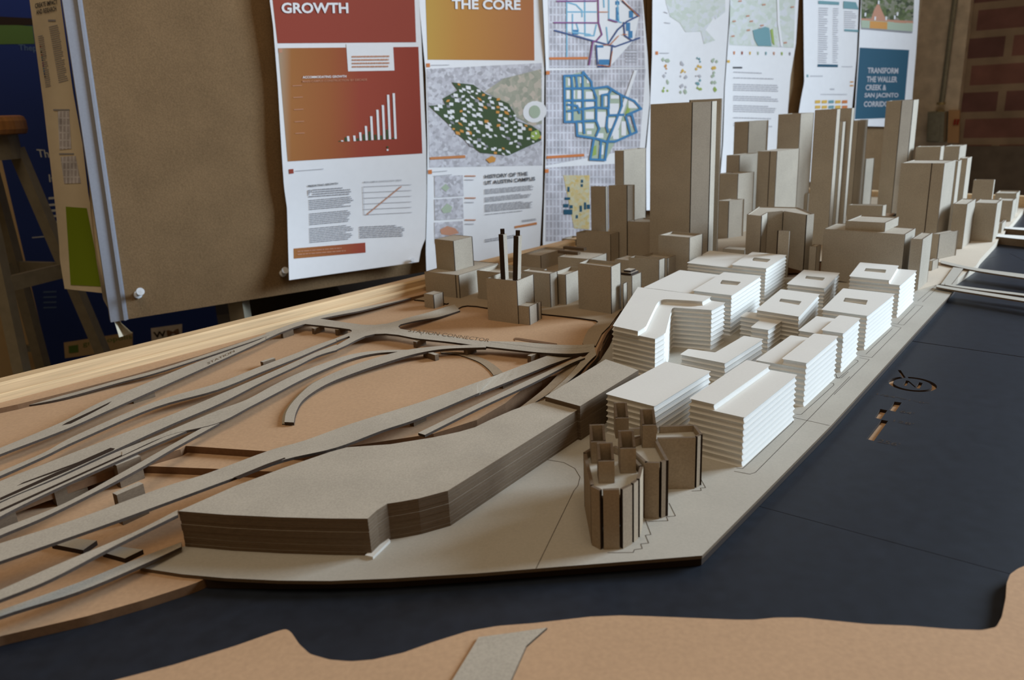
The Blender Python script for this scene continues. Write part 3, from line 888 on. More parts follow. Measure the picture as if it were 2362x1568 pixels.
# terrain contour steps beside the white blocks
for k, (off, lab) in enumerate(((0, 'wavy lower contour step beside the left white block'), (1, 'wavy upper contour step beside the left white block'))):
    L = A2([(2030, 225 + off * -8), (1960, 290), (1905, 400), (1870, 480), (1850, 560), (1770, 640), (1700, 730), (1600, 830)])
    R = A2([(2050, 255), (2010, 300), (1955, 400), (1915, 490), (1880, 560), (1800, 660), (1740, 750), (1650, 840)])
    if off:
        R = [((a[0] * .5 + b[0] * .5), (a[1] * .5 + b[1] * .5)) for a, b in zip(L, R)]
    deck('contour_step', lab, L, R, (Z2 + .001 if off else .0145), .003, mats=[M['mdfedge'], M['burnt']], cat='model ground')
deck('recess_curb', 'brown wedge curb set in the tan board above the station connector', A2([(1010, 370), (1035, 352), (1200, 375), (1455, 412)]), A2([(1020, 382), (1040, 372), (1200, 398), (1450, 428)]), Z2 + .0005, .0005, mats=[M['mdfedge'], M['burnt']], cat='model ground')

# downtown ground board
gp = [(955, 690.5), (973, 692), (1030, 700), (1036, 698), (1034, 703), (1022, 709), (1056, 711), (1066, 706), (1078, 704), (1100, 705.5), (1121, 709), (1248, 723), (1295, 728), (1339.5, 733), (1374, 738), (1380, 742), (1368, 751), (1357, 760), (1349, 775), (1344, 790), (1346, 798), (1374, 797), (1388, 769), (1406, 751), (1430, 718), (1490, 674), (1600, 628), (1690, 612), (1900, 602), (1985, 572)]
mb = MB()
g = [xy(at(u, v, ZD)) for u, v in gp] + [xy(A0 + RD * 1.89 + RN * .27), xy(A0 + RD * 1.89 + RN * .03), xy(A0 + RD * .93 + RN * .03)]
mb.prism([g], Z2 + .0001, ZD, 0, 1)
tag(mb.build('ground_board', [M['chipdark'], M['burnt']]), 'chipboard street sheet under the brown downtown blocks with a tail of road to the connector', 'model ground')

# ------------------------------------------------------------------ long grey slab
def stackslab(name, label, pts, z0, z1, n, cat):
    t = thing(name, label, cat, at(*pts[0], z1) * 1)
    rnd = random.Random(3)
    P = poly(pts, z1)
    cx, cy = sum(p[0] for p in P) / len(P), sum(p[1] for p in P) / len(P)
    h = (z1 - z0) / n
    for k in range(n):
        s = 1 - rnd.random() * .004 * (k < n - 1)
        mb = MB()
        mb.prism([[(cx + (x - cx) * s, cy + (y - cy) * s) for x, y in P]], z0 + k * h, z0 + (k + 1) * h - .00012, 0, 1)
        mb.build('board_layer', [M['chip'], M['edge']], t)
    t.location = (cx, cy, z0)
    adopt(t)
    return t


stackslab('layered_slab', 'long grey building slab of stacked chipboard layers in the foreground', [(411, 1178), (520, 1186.5), (640, 1192), (760, 1195), (848, 1195.5), (868, 1177), (893, 1161), (920, 1157), (965, 1149), (1033, 1131), (1343, 938), (1290, 927), (1256, 922), (1225, 930), (1180, 946), (1130, 968), (1095, 985), (1060, 995), (1000, 1008), (900, 1024), (800, 1031), (760, 1042), (655, 1078), (540, 1121)], ZS + .0001, .0362, 11, 'model building')
stackslab('layered_slab', 'shorter grey layered slab behind the long one, beside the left white block', [(1257, 914), (1338, 936), (1473, 853), (1397, 828)], ZS + .0001, .0405, 13, 'model building')

# ------------------------------------------------------------------ walls-and-roof card blocks
def cardblock(name, label, pts, z0, z1, recess=.003, th=.0018, group=None, roofmat='chip', cat='model building', wm='chip', tops=None, parent=None, adopt_=True):
    """pts: outer corners (x,y). One wall panel per edge, alternate ones run to the corner so that their burnt ends show"""
    ar = sum(pts[k][0] * pts[(k + 1) % len(pts)][1] - pts[(k + 1) % len(pts)][0] * pts[k][1] for k in range(len(pts)))
    P = [Vector((p[0], p[1], 0)) for p in pts]
    hs = list(tops) if tops else [z1] * len(P)
    if ar < 0:
        P.reverse()
        if tops:
            hs.reverse()
            hs = hs[1:] + hs[:1]
    n = len(P)
    c = sum(P, Vector()) / n
    t = thing(name, label, cat, (c.x, c.y, z0), group)
    mv = lambda k: P[k % n]
    for k in range(n):
        a, b = mv(k), mv(k + 1)
        d = (b - a)
        L = d.length
        if L < 1e-4:
            continue
        d /= L
        nin = Vector((-d.y, d.x, 0))
        thk = min(th, L * .45)
        s0, s1 = (0, L) if k % 2 == 0 else (thk, L - thk)
        if s1 - s0 < 5e-4:
            s0, s1 = 0, L
        q = [a + d * s0, a + d * s1, a + d * s1 + nin * th, a + d * s0 + nin * th]
        mb = MB()
        lo = [(p.x, p.y, z0) for p in q]
        hi = [(p.x, p.y, hs[k]) for p in q]
        mb.add(lo + hi, [(0, 1, 5, 4), (2, 3, 7, 6)], 0)
        mb.add(lo + hi, [(1, 2, 6, 5), (3, 0, 4, 7), (3, 2, 1, 0)], 1)
        mb.add(lo + hi, [(4, 5, 6, 7)], 2)
        mb.build('wall_panel', [M[wm], M['burnt'], M['edge']], t)
    ins = []
    for k in range(n):
        a, b, cc_ = mv(k - 1), mv(k), mv(k + 1)
        e1, e2 = (b - a).normalized(), (cc_ - b).normalized()
        nn = Vector((-(e1.y + e2.y), e1.x + e2.x, 0))
        nn = nn.normalized() if nn.length > 1e-6 else Vector((-e1.y, e1.x, 0))
        ins.append(xy(b + nn * th * 1.15))
    zr_ = z1 - max(recess, .0002)
    mb = MB()
    mb.prism([ins], zr_ - .0018, zr_, 0, 0)
    mb.build('roof_panel', M[roofmat], t)
    adopt(t)
    return t


def box4(uc, vt, vb, uL, uR, z0, a=40, b=None):
    """corner nearest the camera at (uc,vt), its foot at row vb on height z0; far ends at columns uL and uR"""
    ub = uc + (vb - vt) * (VVP[0] - uc) / (VVP[1] - vt)
    C = at(ub, vb, z0)
    z1 = zof(C, vt)
    T = Vector((C.x, C.y, z1))
    dl, dr = dirv((b if b is not None else a - 90)), dirv(a)
    L = T + dl * meet(T, dl, uL)
    R = T + dr * meet(T, dr, uR)
    K = L + R - T
    return [xy(L), xy(T), xy(R), xy(K)], z1


NB = {}
def B(label, uc, vt, vb, uL, uR, z0=ZD, a=40, b=None, recess=.003, name='card_tower', group=None, key=None, **kw):
    P, z1 = box4(uc, vt, vb, uL, uR, z0, a, b)
    t = cardblock(name, label, P, z0, z1, recess, group=group, **kw)
    if key:
        NB[key] = (P, z1)
    return t, P, z1

# ---- near left group
B('tiny tan card cube at the left edge of the downtown blocks', 998.6, 680.4, 712, 977.5, 1022.5, Z2, 40, name='card_cube', recess=0)
rr = B('wide low card block at the left end, a cube standing on its roof', 1057, 635, 688, 979, 1150, ZD, 37, -54, recess=.0006, name='card_block')
_, P, z = rr
zr = z - .0006
_late = [(rr, 1050.5)]
B('tall card cube standing on the roof of the leftmost wide block', 1044.4, 556, 625, 1002.4, 1089.5, zr + .0002, 39, -48, recess=.0, name='card_cube')
B('low open topped block directly behind the twin chimney plant', 1215, 636, 704, 1099.5, 1262, ZD, 37, -53, recess=.006, name='card_block')
_, P4, z4 = B('narrow stepped block right of the twin chimney plant', 1267.5, 631.7, 709, 1203, 1286, ZD, 40, -52, recess=.001, name='card_block')
B('square open topped block between the stepped block and the plain tall box', 1303.8, 634, 703, 1268, 1351, ZD, 38, -54, recess=.005, name='card_block')
B('plain tall brown box left of the white blocks, roof sunk below its rim', 1408.6, 616, 724, 1332.8, 1432, ZD, 33, -47.5, recess=.004, name='card_block')
B('small slanted white sided shed behind the plain tall box', 1437, 655, 716, 1433, 1447, ZD, 35, -52, recess=.001, name='card_block')
_, P7, z7 = B('low block with stepped roof plates behind the plain tall box', 1457, 637, 692, 1425, 1479.5, ZD, 38, -52, recess=.001, name='card_block')
for k, (s, lab) in enumerate(((.75, 'lower'), (.5, 'upper'))):
    c = [sum(p[i] for p in P7) / 4 for i in (0, 1)]
    mb = MB(); mb.prism([[(c[0] + (p[0] - c[0]) * s, c[1] + (p[1] - c[1]) * s) for p in P7]], z7 + k * .003, z7 + .003 + k * .003, 0, 1)
    tag(mb.build('roof_plate', [M['chip'], M['burnt']]), lab + ' loose roof plate on the low block behind the plain tall box', 'model roof')
_, P8, z8 = B('long flat roofed block with two dark strips on its roof, behind the open topped blocks', 1360.7, 598, 652, 1287, 1399.7, ZD, 36, -54, recess=.0008, name='card_block')
for k, (u0, v0, u1, v1, lab) in enumerate(((1290, 582, 1336, 586, 'nearer'), (1302, 573, 1350, 577, 'farther'))):
    a_, b_ = at(u0, v0, z8), at(u1, v1, z8)
    mb = MB(); mb.bar(a_ + Vector((0, 0, .0016)), b_ + Vector((0, 0, .0016)), .008, .0045)
    tag(mb.build('roof_strip', M['edge']), lab + ' of two dark card strips on the long flat roof', 'model roof')
B('low block by the pine rail behind the twin chimneys', 1246.4, 590, 622, 1202, 1302, ZD, 38, -55, recess=.003, name='card_block')
B('smallest open box by the pine rail above the low roofs', 1328, 552.5, 580, 1296, 1352, ZD, 38, -55, recess=.003, name='card_block')
B('dark broad block with notched rim below the white faced tower', 1407.5, 541, 602, 1329, 1428, ZD, 41, -52, recess=.004, name='card_block')
B('rear slim brown tower with one white edge, left of the pair', 1396, 431, 590, 1362.5, 1402.5, ZD, 41, -50)
B('square brown tower standing before the white faced slab tower', 1445.4, 428, 596, 1403.5, 1464, ZD, 60, -62)
B('tall slab tower with a broad bright white side face', 1437.7, 347.5, 578, 1417.8, 1490.5, ZD, 46, -50, recess=.001)
B('medium block with a roof plate before the tallest tower', 1514, 515, 604, 1448, 1550, ZD, 46, -46, recess=.002, name='card_block')
B('block with notched rim at the foot of the tallest tower', 1590, 548, 646, 1519, 1621, ZD, 44, -47, recess=.003, name='card_block')
_, P, z = B('low front block of two left of the back white block', 1519.7, 600, 664, 1450, 1534, ZD, 42, -50, recess=.003, name='card_block')
B('low rear block of two left of the back white block', 1538.7, 596, 650, 1480, 1563, ZD, 42, -50, recess=.003, name='card_block')
B('flat card block whose pale roof shows behind the stepped roof plates', 1473, 603, 655, 1418, 1502, ZD, 42, -50, recess=.0005, name='card_block')

def seam(res, u):
    """a dark glued joint running up the front of a card block at column u"""
    t, P, z1 = res
    L, T = Vector((*P[0], z1)), Vector((*P[1], z1))
    d = (T - L).normalized()
    p = L + d * meet(L, d, u)
    n = Vector((d.y, -d.x, 0))
    if n.dot(CAM - p) < 0:
        n = -n
    z0 = t.location.z
    mb = MB()
    mb.bar(Vector((p.x, p.y, z0 + .0003)) + n * .00005, Vector((p.x, p.y, z1)) + n * .00005, .0014, .0004, up=n)
    o = mb.build('seam', M['burnt'], t)
    adopt(t)


# tallest tower: chamfered plan
def tower_poly(label, cols, vt, vb, u1, angs, z0=ZD, back=.07, recess=.002, name='card_tower'):
    """cols: columns of the visible top corners left to right; u1 index of the reference corner; angs: headings of the faces to its right; last two: heading of the left face, depth"""
    uc = cols[1]
    ub = uc + (vb - vt) * (VVP[0] - uc) / (VVP[1] - vt)
    C = at(ub, vb, z0)
    z1 = zof(C, vt)
    T = Vector((C.x, C.y, z1))
    P = [T + dirv(u1) * meet(T, dirv(u1), cols[0]), T]
    for c, a in zip(cols[2:], angs):
        P.append(P[-1] + dirv(a) * meet(P[-1], dirv(a), c))
    d = dirv(35) * back
    P += [P[-1] + d * .3 + dirv(-60) * .02, P[0] + d]
    return cardblock(name, label, [xy(p) for p in P], z0, z1, recess), P, z1


tower_poly('tallest broad brown tower in the middle with a narrow bright right edge', [1500.5, 1595.9, 1643, 1653.5], 236, 612, -64, [70, 33], back=.06)
B('thin brown slab rising just behind the tallest tower', 1664, 227, 585, 1590, 1666, ZD, 40, -62, recess=.002)
B('short grey sided block right of the tallest tower', 1680.8, 463.5, 549.5, 1650, 1717, ZD, 62, -58, recess=.001, name='card_block')
B('shadowed brown block behind the short grey sided block', 1702, 401, 538, 1652, 1740, ZD, 55, -58, recess=.002, name='card_block')
B('slim tower with paired dark edges before the two toned tower', 1705.6, 357.7, 522, 1676, 1751, ZD, 56, -58, recess=.001)
B('two toned tower, dark left and pale grey right, before the text poster', 1726.7, 280, 498, 1694, 1773, ZD, 68, -66, recess=.002)
r21 = B('pale grey sided tower with a dark seam, right of the two toned tower', 1792, 348.7, 528, 1748, 1844.5, ZD, 52, -54, recess=.0004)
B('far dark brown tower left of the tall white edged pair', 1846.7, 262, 505, 1795.5, 1878, ZD, 50, -58, recess=.002)
B('dark grey low block in the gap left of the tall white edged pair', 1863, 446, 500, 1831, 1868, ZD, 45, -55, recess=.001, name='card_block')
_, P23, z23 = B('left tower of the tall pair with white right sides', 1930.5, 252, 566, 1880, 1939.5, ZD, 42, -52, recess=.001)
B('white panelled strip between the tall pair of towers', 1944, 281, 556, 1934, 1951.5, ZD, 42, -52, recess=.001, name='card_fin')
B('right tower of the tall pair, thin white right edge', 1964.8, 249.5, 552, 1918, 1971.5, ZD, 42, -52, recess=.001)
B('pale grey far tower just right of the tall pair', 1979.7, 278, 492, 1960, 2002.6, ZD, 48, -55, recess=.001)
B('short pale grey slab before the cork gap', 1997, 367, 478, 1990.5, 2017.5, ZD, 60, -50, recess=.001, name='card_block')
tower_poly('tall tower in front of the teal poster with fluted bright right edge', [2045, 2079.8, 2108, 2119.5], 232, 492, -58, [74, 40], back=.06)
B('low pale boxes behind the big wide block', 2036, 474, 518, 1955, 2046, ZD, 50, -60, recess=.001, name='card_block')
r29 = B('wide brown tower with a seam and a grey right side, front right of downtown', 2178.5, 376.6, 577, 2079, 2205.5, .0107, 44, -50, recess=.001)
B('first bright edged fin behind the wide seamed tower', 2210.3, 371.6, 545, 2186, 2219, .0107, 41, -52, recess=.001, name='card_fin')
B('second bright edged fin behind the wide seamed tower', 2231.6, 365, 534, 2214, 2242.5, .0107, 41, -52, recess=.001, name='card_fin')
B('brown tower top at the far right, nearer the teal poster', 2170.5, 338, 488, 2113, 2179, ZD, 40, -58, recess=.001)
B('brown tower top at the far right, nearer the brick wall', 2214, 337, 480, 2178, 2230.5, ZD, 44, -58, recess=.001)
B('grey sided box standing on the far bank beside the wide seamed tower', 2166.8, 540, 598, 2148, 2211.6, .0107, 62, -48, recess=.001, name='card_block')
B('brown box with tapering bright side behind the grey sided box', 2231.5, 471, 574, 2199, 2251, .0107, 40, -50, recess=.001, name='card_block')
B('dark riverside box at the corner where the thin bridges start', 2300.4, 469, 558, 2248, 2312.5, .0107, 40, -50, recess=.001, name='card_block')
B('square brown box rising behind the dark riverside box', 2293, 415.5, 508, 2246, 2296, .0107, 40, -56, recess=.003, name='card_block')
B('small white rimmed box behind the dark riverside box', 2337, 463, 511, 2298, 2346, .0107, 40, -53, recess=.002, name='card_block')
B('farthest low box at the right end before the dark plinth', 2345, 446, 498, 2296, 2353.5, .0107, 40, -56, recess=.002, name='card_block')
B('tiny stub block on the bank by the two thin bridges', 2312, 515, 537, 2305.5, 2321, .0107, 40, -50, recess=.0005, name='card_cube')

for a_, b_ in _late + [(r21, 1776.5), (r29, 2150)]:
    seam(a_, b_)
# U shaped block
ub = 1862 + (626 - 496) * (VVP[0] - 1862) / (VVP[1] - 496)
Cq = at(ub, 626, ZD); zU = zof(Cq, 496)
U = [(1722.5, 494.5), (1756, 498.5), (1771, 489.5), (1806, 486.5), (1862, 496), (1878, 493), (1840, 478), (1750, 476)]
cardblock('concave_block', 'wide concave fronted block behind the white blocks, a pier at its centre', poly(U, zU), ZD, zU, .0012)
B('upright brown pier standing in the hollow of the concave block', 1821, 533, 640, 1793, 1823, ZD, 40, -58, recess=.0004, name='card_fin')
B('small brown box tucked at the right foot of the concave block', 1883.5, 569, 632, 1868, 1893.8, ZD, 40, -52, recess=.0006, name='card_block')
B('thin low slab lying before the short grey sided block', 1717, 577, 590, 1667, 1730, ZD, 38, -52, recess=.0, name='card_plate')

# big wide block with penthouse
_, P24, z24 = B('big wide brown block behind the white blocks with penthouse boxes on its roof', 2087.8, 541, 664, 1900, 2112.5, .0107, 40, -46, recess=.0006, name='card_block')
B('penthouse box on the roof of the big wide brown block', 2042, 514, 534.5, 1951, 2074, z24 - .0004, 42, -50, recess=.0015, name='card_block')
B('upright brown box at the right end of the big wide block on the plate', 2128.6, 552, 669.6, 2102, 2151.6, .0107, 40, -52, recess=.0006, name='card_block')
B('little low box on the far bank beside the upright brown box', 2151, 602, 624, 2138, 2166, .0107, 50, -50, recess=.0004, name='card_cube')

# ---- power plant with chimneys
P, z = box4(1191, 648.4, 747.3, 1121, 1231, Z2, 33, -55)
t = cardblock('power_plant', 'tan brown power plant block with two tall square chimneys, alone on the tan board', P, Z2, z, .006)
def bx_at(u, v, zb, w, d, h, a, lean=0.0, name='chimney', par=None, cap=None):
    p = at(u, v, zb)
    x, y = dirv(a), dirv(a + 90)
    up = Vector((lean, 0, 1))
    mb = MB()
    lo = [p + x * (i * d / 2) + y * (j * w / 2) for i, j in ((-1, -1), (1, -1), (1, 1), (-1, 1))]
    hi = [q + up * h for q in lo]
    mb.add(lo + hi, [(0, 1, 2, 3), (7, 6, 5, 4), (0, 4, 5, 1), (1, 5, 6, 2), (2, 6, 7, 3), (3, 7, 4, 0)], 0)
    mb.mi = [0, 0, 1, 0, 0, 1] if False else [0, 0, 0, 0, 0, 1]
    return mb.build(name, [M['chip'], M['burnt']], par), p + up * h


for k, (u, v, h, lean) in enumerate(((1164.5, 645, .0595, .0), (1192, 649.5, .0590, .065))):
    o, top = bx_at(u, v, z - .006, .0075, .0075, h, 35, lean, 'chimney', t)
    c = MB(); c.bar(top, top + Vector((lean, 0, 1)) * .0065, .0055, .0055); cp_ = c.build('cap', M['burnt'], o)
t2 = cardblock
P, z = box4(1220, 707.6, 750, 1191, 1239, Z2, 33, -55)
cardblock('plant_annex', 'low annex box against the front right of the power plant', P, Z2, z, .0006)
P, z = box4(1240, 699, 739, 1232, 1248.5, Z2, 33, -55)
cardblock('plant_annex', 'smallest annex stub behind the low annex of the power plant', P, Z2, z, .0006)
adopt(t)

# ---- crowned cluster near the front
KC = 'model building'
zk = lambda b, tv: zof(at(*b, ZS), tv)
z1k = zk(CZ([(325, 1442)])[0], CZ([(325, 905)])[0][1])
z2k = zk(CZ([(735, 1160)])[0], CZ([(740, 655)])[0][1])
z3k = zk(CZ([(1172, 890)])[0], CZ([(1190, 428)])[0][1])
def kpoly(pts, z): return poly(CZ(pts), z)
cardblock('crowned_tower', 'front wing of the crowned brown cluster, many sided with thick dark wall ends', kpoly([(245, 868), (325, 905), (535, 897), (620, 855), (690, 800), (720, 690), (600, 560), (470, 500), (330, 470), (178, 560)], z1k), ZS, z1k, .005, .0022, roofmat='site', wm='chipdark')
cardblock('crowned_tower', 'middle wing of the crowned brown cluster', kpoly([(735, 655), (865, 658), (950, 632), (845, 440), (700, 420), (560, 470), (630, 560)], z2k), ZS, z2k, .005, .0022, roofmat='site', wm='chipdark')
cardblock('crowned_tower', 'right wing of the crowned brown cluster, beside the nearest white block', kpoly([(850, 436), (1195, 428), (1258, 398), (1192, 308), (840, 322), (560, 345), (555, 460), (700, 415)], z3k), ZS, z3k, .005, .0022, roofmat='site', wm='chipdark')
def crown(label, a, b, dep, z0, z1, rise=.0075, th=.0016):
    """open card box with a low front, a tall back and sloping cheeks"""
    t = thing('crown_piece', label, 'model building', ((a.x + b.x + dep.x) / 2, (a.y + b.y + dep.y) / 2, z0))
    d = (b - a); d.z = 0; d.normalize()
    n = dep.normalized()
    def panel(p, q, off, zp, zq):
        mb = MB()
        P = [p, q, q + off, p + off]
        Zs = [zp, zq, zq, zp]
        lo = [(v.x, v.y, z0) for v in P]
        hi = [(v.x, v.y, z) for v, z in zip(P, Zs)]
        mb.add(lo + hi, [(0, 1, 5, 4), (2, 3, 7, 6)], 0)
        mb.add(lo + hi, [(1, 2, 6, 5), (3, 0, 4, 7), (3, 2, 1, 0)], 1)
        mb.add(lo + hi, [(4, 5, 6, 7)], 2)
        mb.build('wall_panel', [M['chipdark'], M['burnt'], M['edge']], t)
    panel(a, b, n * th, z1, z1)
    panel(a + dep, b + dep, -n * th, z1 + rise, z1 + rise)
    panel(a + n * th, a + dep - n * th, d * th, z1 + .0005, z1 + rise)
    panel(b + n * th, b + dep - n * th, -d * th, z1 + .0005, z1 + rise)
    adopt(t)


for (x0, x1, yb, yt, xl, zb, lab) in ((472, 590, 436, 255, 440, z3k, 'rear left crown piece, tallest of the cluster'), (712, 838, 522, 320, 680, z2k, 'crown piece on the middle wing roof'), (250, 385, 662, 470, 235, z1k, 'left crown piece against the front wing rim'),
                                     (318, 462, 842, 645, 300, z1k, 'front crown piece on the front wing roof'), (512, 655, 752, 530, 490, z1k, 'right crown piece at the back of the front wing roof')):
    zb -= .0049
    a_, b_ = at(*CZ([(x0, yb)])[0], zb), at(*CZ([(x1, yb - 4)])[0], zb)
    d = (b_ - a_); d.z = 0
    nrm = Vector((-d.y, d.x, 0)).normalized()
    if nrm.dot(CAM - a_) > 0: nrm = -nrm
    z1 = zof(a_, CZ([(x0, yt)])[0][1])
    dep = nrm * .013
    crown(lab + ' in the crowned brown cluster', a_, b_, dep, zb, z1)

# ---- white floor stacks
COVE = [(0, 0), (.1, .0005), (.28, .0012), (.55, .0016), (.8, .0013), (.94, .0006), (1, 0)]


def white_stack(label, lower, nlow, hf, upper=None, nup=0, holes=(), r=.002, hole_r=.002, z0=ZS, base=True):
    """lower / upper: roof outlines in pixels at the top of floor nlow / nlow+nup"""
    zl_, zu_ = z0 + hf * nlow, z0 + hf * (nlow + nup)
    PL = poly(lower, zl_)
    cx, cy = sum(p[0] for p in PL) / len(PL), sum(p[1] for p in PL) / len(PL)
    t = thing('white_block', label, 'model building', (cx, cy, z0))
    RL = round_poly(PL, r)
    HL = [round_poly(poly(h, zu_), hole_r) for h in holes]
    def slab(loops, z):
        mb = MB()
        mb.prism(loops, z, z + hf - .00004, 0, 0, COVE)
        return mb.build('floor_slab', M['white'], t, weld=False)
    proto = None
    tl = nlow + nup
    for k in range(nlow):
        hh = HL if (k >= tl - 2 and HL) else []
        if hh:
            slab([RL] + hh, z0 + k * hf)
        elif proto is None:
            proto = slab([RL], z0)
        else:
            o = proto.copy()
            COL.objects.link(o)
            o.location = (0, 0, k * hf)
    if upper:
        RU = round_poly(poly(upper, zu_), r)
        for k in range(nup):
            slab([RU] + HL, zl_ + k * hf)
    adopt(t)
    return t


D = lambda pts: zc(1760, 440, 3.92, pts)
E_ = lambda pts: zc(1340, 540, 4.48, pts)
def quad3(a, b, c):
    return [a, b, c]


def par4(pts, z):
    """front-left, front-right, back-right pixel corners -> fourth corner closes the parallelogram"""
    P = [at(u, v, z) for u, v in pts]
    q = P[0] + P[2] - P[1]
    return pts + [pj(q)]


h = .00518
white_stack('nearest large white block right of the crowned cluster, lower along its river side', par4(D4([(885, 680), (1402, 796), (1882, 408)]), ZS + 8 * h), 8, h, D4([(898, 622), (1132, 676), (1640, 318), (1420, 274)]), 1)
white_stack('flat roofed white block behind the crowned cluster, left of the nearest one', D4([(140, 580), (588, 694), (1102, 376), (690, 288)]), 7, h)
h = .0053
white_stack('white block behind the nearest one with a long raised roof strip on its river side', par4(D4([(1500, 276), (1962, 354), (2252, 112)]), ZS + 7 * h), 7, h, D4([(1735, 264), (1968, 303), (2254, 60), (2030, 33)]), 1)
white_stack('narrow white riverside block with a small raised roof half', par4(D3([(2, 905), (478, 980), (650, 820)]), ZS + 7 * h), 7, h, D3([(240, 900), (478, 935), (655, 778), (430, 745)]), 1)
h = .0049
white_stack('large white riverside block with one roof slot, third from the front along the river', D3([(245, 690), (725, 755), (1008, 528), (470, 468)]), 8, h, holes=[D3([(470, 605), (705, 640), (725, 592), (490, 565)])])
white_stack('white block with a roof slot left of the large riverside one', par4(D([(-68, 1076), (330, 1138), (515, 934)]), ZS + 7 * h)[:3] + D([(162, 888)]), 7, h, holes=[D([(145, 1000), (325, 1032), (350, 998), (160, 973)])])
white_stack('smaller white block with a roof slot before the big wide brown block', D([(212, 842), (560, 882), (697, 742), (370, 713)]), 6, h, holes=[D([(380, 792), (540, 812), (562, 785), (390, 768)])])
h = .0052
white_stack('far riverside white block, lower on its river side and slotted on top', par4(D([(772, 806), (1245, 854), (1395, 720)]), ZS + 8 * h), 8, h, D([(778, 772), (1150, 808), (1230, 676), (878, 646)]), 1, holes=[D([(915, 725), (1105, 742), (1115, 712), (930, 698)])])
h = .005
white_stack('white block with slotted upper half and broad lower roof, centre left', [(1484, 663), (1520, 667), (1688, 690), (1757.5, 645.5), (1568, 622.5)], 9, h, E_([(1152, 582), (1562, 632), (1868, 430), (1478, 391)]), 1, holes=[E_([(1435, 512), (1615, 528), (1655, 493), (1460, 472)])])
h = .0048
white_stack('farthest white block at the back with a slotted half beside a lower roof', [(1584, 606), (1767, 627), (1815, 597), (1637, 577.5)], 9, h, E_([(1555, 315), (1920, 354), (2128, 216), (1772, 182)]), 1, holes=[E_([(1765, 272), (1925, 290), (1962, 258), (1790, 239)])])
h = .0052
zL9, zL10 = ZS + 9 * h, ZS + 10 * h
cur = [(790, 712), (800, 698), (822, 684), (850, 674), (890, 671)]
white_stack('irregular white block at left with a curved terrace and notched front', E_([(318, 988), (768, 1082), (874, 1020), (930, 800), (940, 770), (962, 757), (1356, 784), (1497, 708), (1340, 685), (580, 590)]), 9, h,
            E_([(328, 946), (590, 1002), (672, 952), (775, 735)] + cur + [(1262, 693), (1352, 643), (588, 545)]), 1, r=.0012)
white_stack('small L shaped white block in the courtyard, notched at its left', E_([(1640, 850), (1706, 803), (2045, 832), (2114, 872), (1942, 990), (1752, 962), (1850, 884)]), 5, h)
white_stack('low J shaped white block behind the flat roofed one', E_([(1022, 1242), (1110, 1183), (1385, 1222), (1685, 1048), (1890, 1082), (1492, 1334)]), 4, h)

# ------------------------------------------------------------------ cork boards
BB = at(290, 737, -.045)
BDIR = dirv(60)
BNR = Vector((cos(rad(60)), -sin(rad(60)), 0))   # towards the camera


def surf(u, v, off=0.0):
    d = ray(u, v)
    t = (BB + BNR * off - CAM).dot(BNR) / d.dot(BNR)
    return CAM + d * t


def bxyz(s, o, z):
    return Vector((BB.x, BB.y, 0)) + BDIR * s + BNR * o + Vector((0, 0, z))


_e = surf(183, 0)
LEAN = (Vector((_e.x, _e.y, 0)) - Vector((BB.x, BB.y, 0))).dot(BDIR) / (_e.z + .045)   # the left edge is not quite upright
sB = meet(BB, BDIR, 1489)
sC = meet(BB + Vector((0, 0, .40)), BDIR, 2113)
for nm, lab, s0, s1, z0 in (('cork_board', 'large cork pin board at left with a wide bare area beside the GROWTH poster', 0.0, sB - .002, -.045), ('cork_board', 'cork pin board at right behind the teal poster and the pale map sheets', sB + .002, sC, -.045)):
    t = thing(nm, lab, 'pin board', bxyz((s0 + s1) / 2, -.01, FLOOR))
    mb = MB()
    k = LEAN * (1.0 - z0) if s0 == 0 else 0
    P = [bxyz(s + (k if s == s0 and z == 1.0 else 0), o, z) for z in (z0, 1.0) for s, o in ((s0, 0), (s1, 0), (s1, -.02), (s0, -.02))]
    mb.add(P, [(0, 3, 2, 1), (4, 5, 6, 7), (0, 1, 5, 4), (1, 2, 6, 5), (2, 3, 7, 6), (3, 0, 4, 7)])
    mb.build('panel', M['cork'], t)
    for s in (s0 + .2, s1 - .2):
        mb = MB(); mb.bar(bxyz(s, -.035, FLOOR), bxyz(s, -.035, .9), .04, .028); mb.build('leg', M['stoolmetal'], t)
        mb = MB(); mb.bar(bxyz(s, .10, FLOOR + .015), bxyz(s, -.3, FLOOR + .015), .04, .03); mb.build('foot', M['stoolmetal'], t)
    if s0 == 0:
        mb = MB()
        mb.add([bxyz(s + (k if z == 1.0 else 0), o, z) for z in (-.045, 1.0) for s, o in ((-.024, .003), (.004, .003), (.004, -.024), (-.024, -.024))], [(0, 3, 2, 1), (4, 5, 6, 7), (0, 1, 5, 4), (1, 2, 6, 5), (2, 3, 7, 6), (3, 0, 4, 7)])
        mb.build('edge_trim', M['frame'], t)
        mb = MB(); mb.bar(bxyz(-.001, .0045, -.045), bxyz(-.001 + k, .0045, 1.0), .004, .004, up=BNR); mb.build('trim_lip', M['frame'], t)
    adopt(t)


def lerp(a, b, s):
    return (a[0] + (b[0] - a[0]) * s, a[1] + (b[1] - a[1]) * s)


def pline(pts, v):
    if v <= pts[0][1]:
        a, b = pts[0], pts[1]
    else:
        for a, b in zip(pts[:-1], pts[1:]):
            if v <= b[1]:
                break
    return a[0] + (b[0] - a[0]) * (v - a[1]) / (b[1] - a[1])


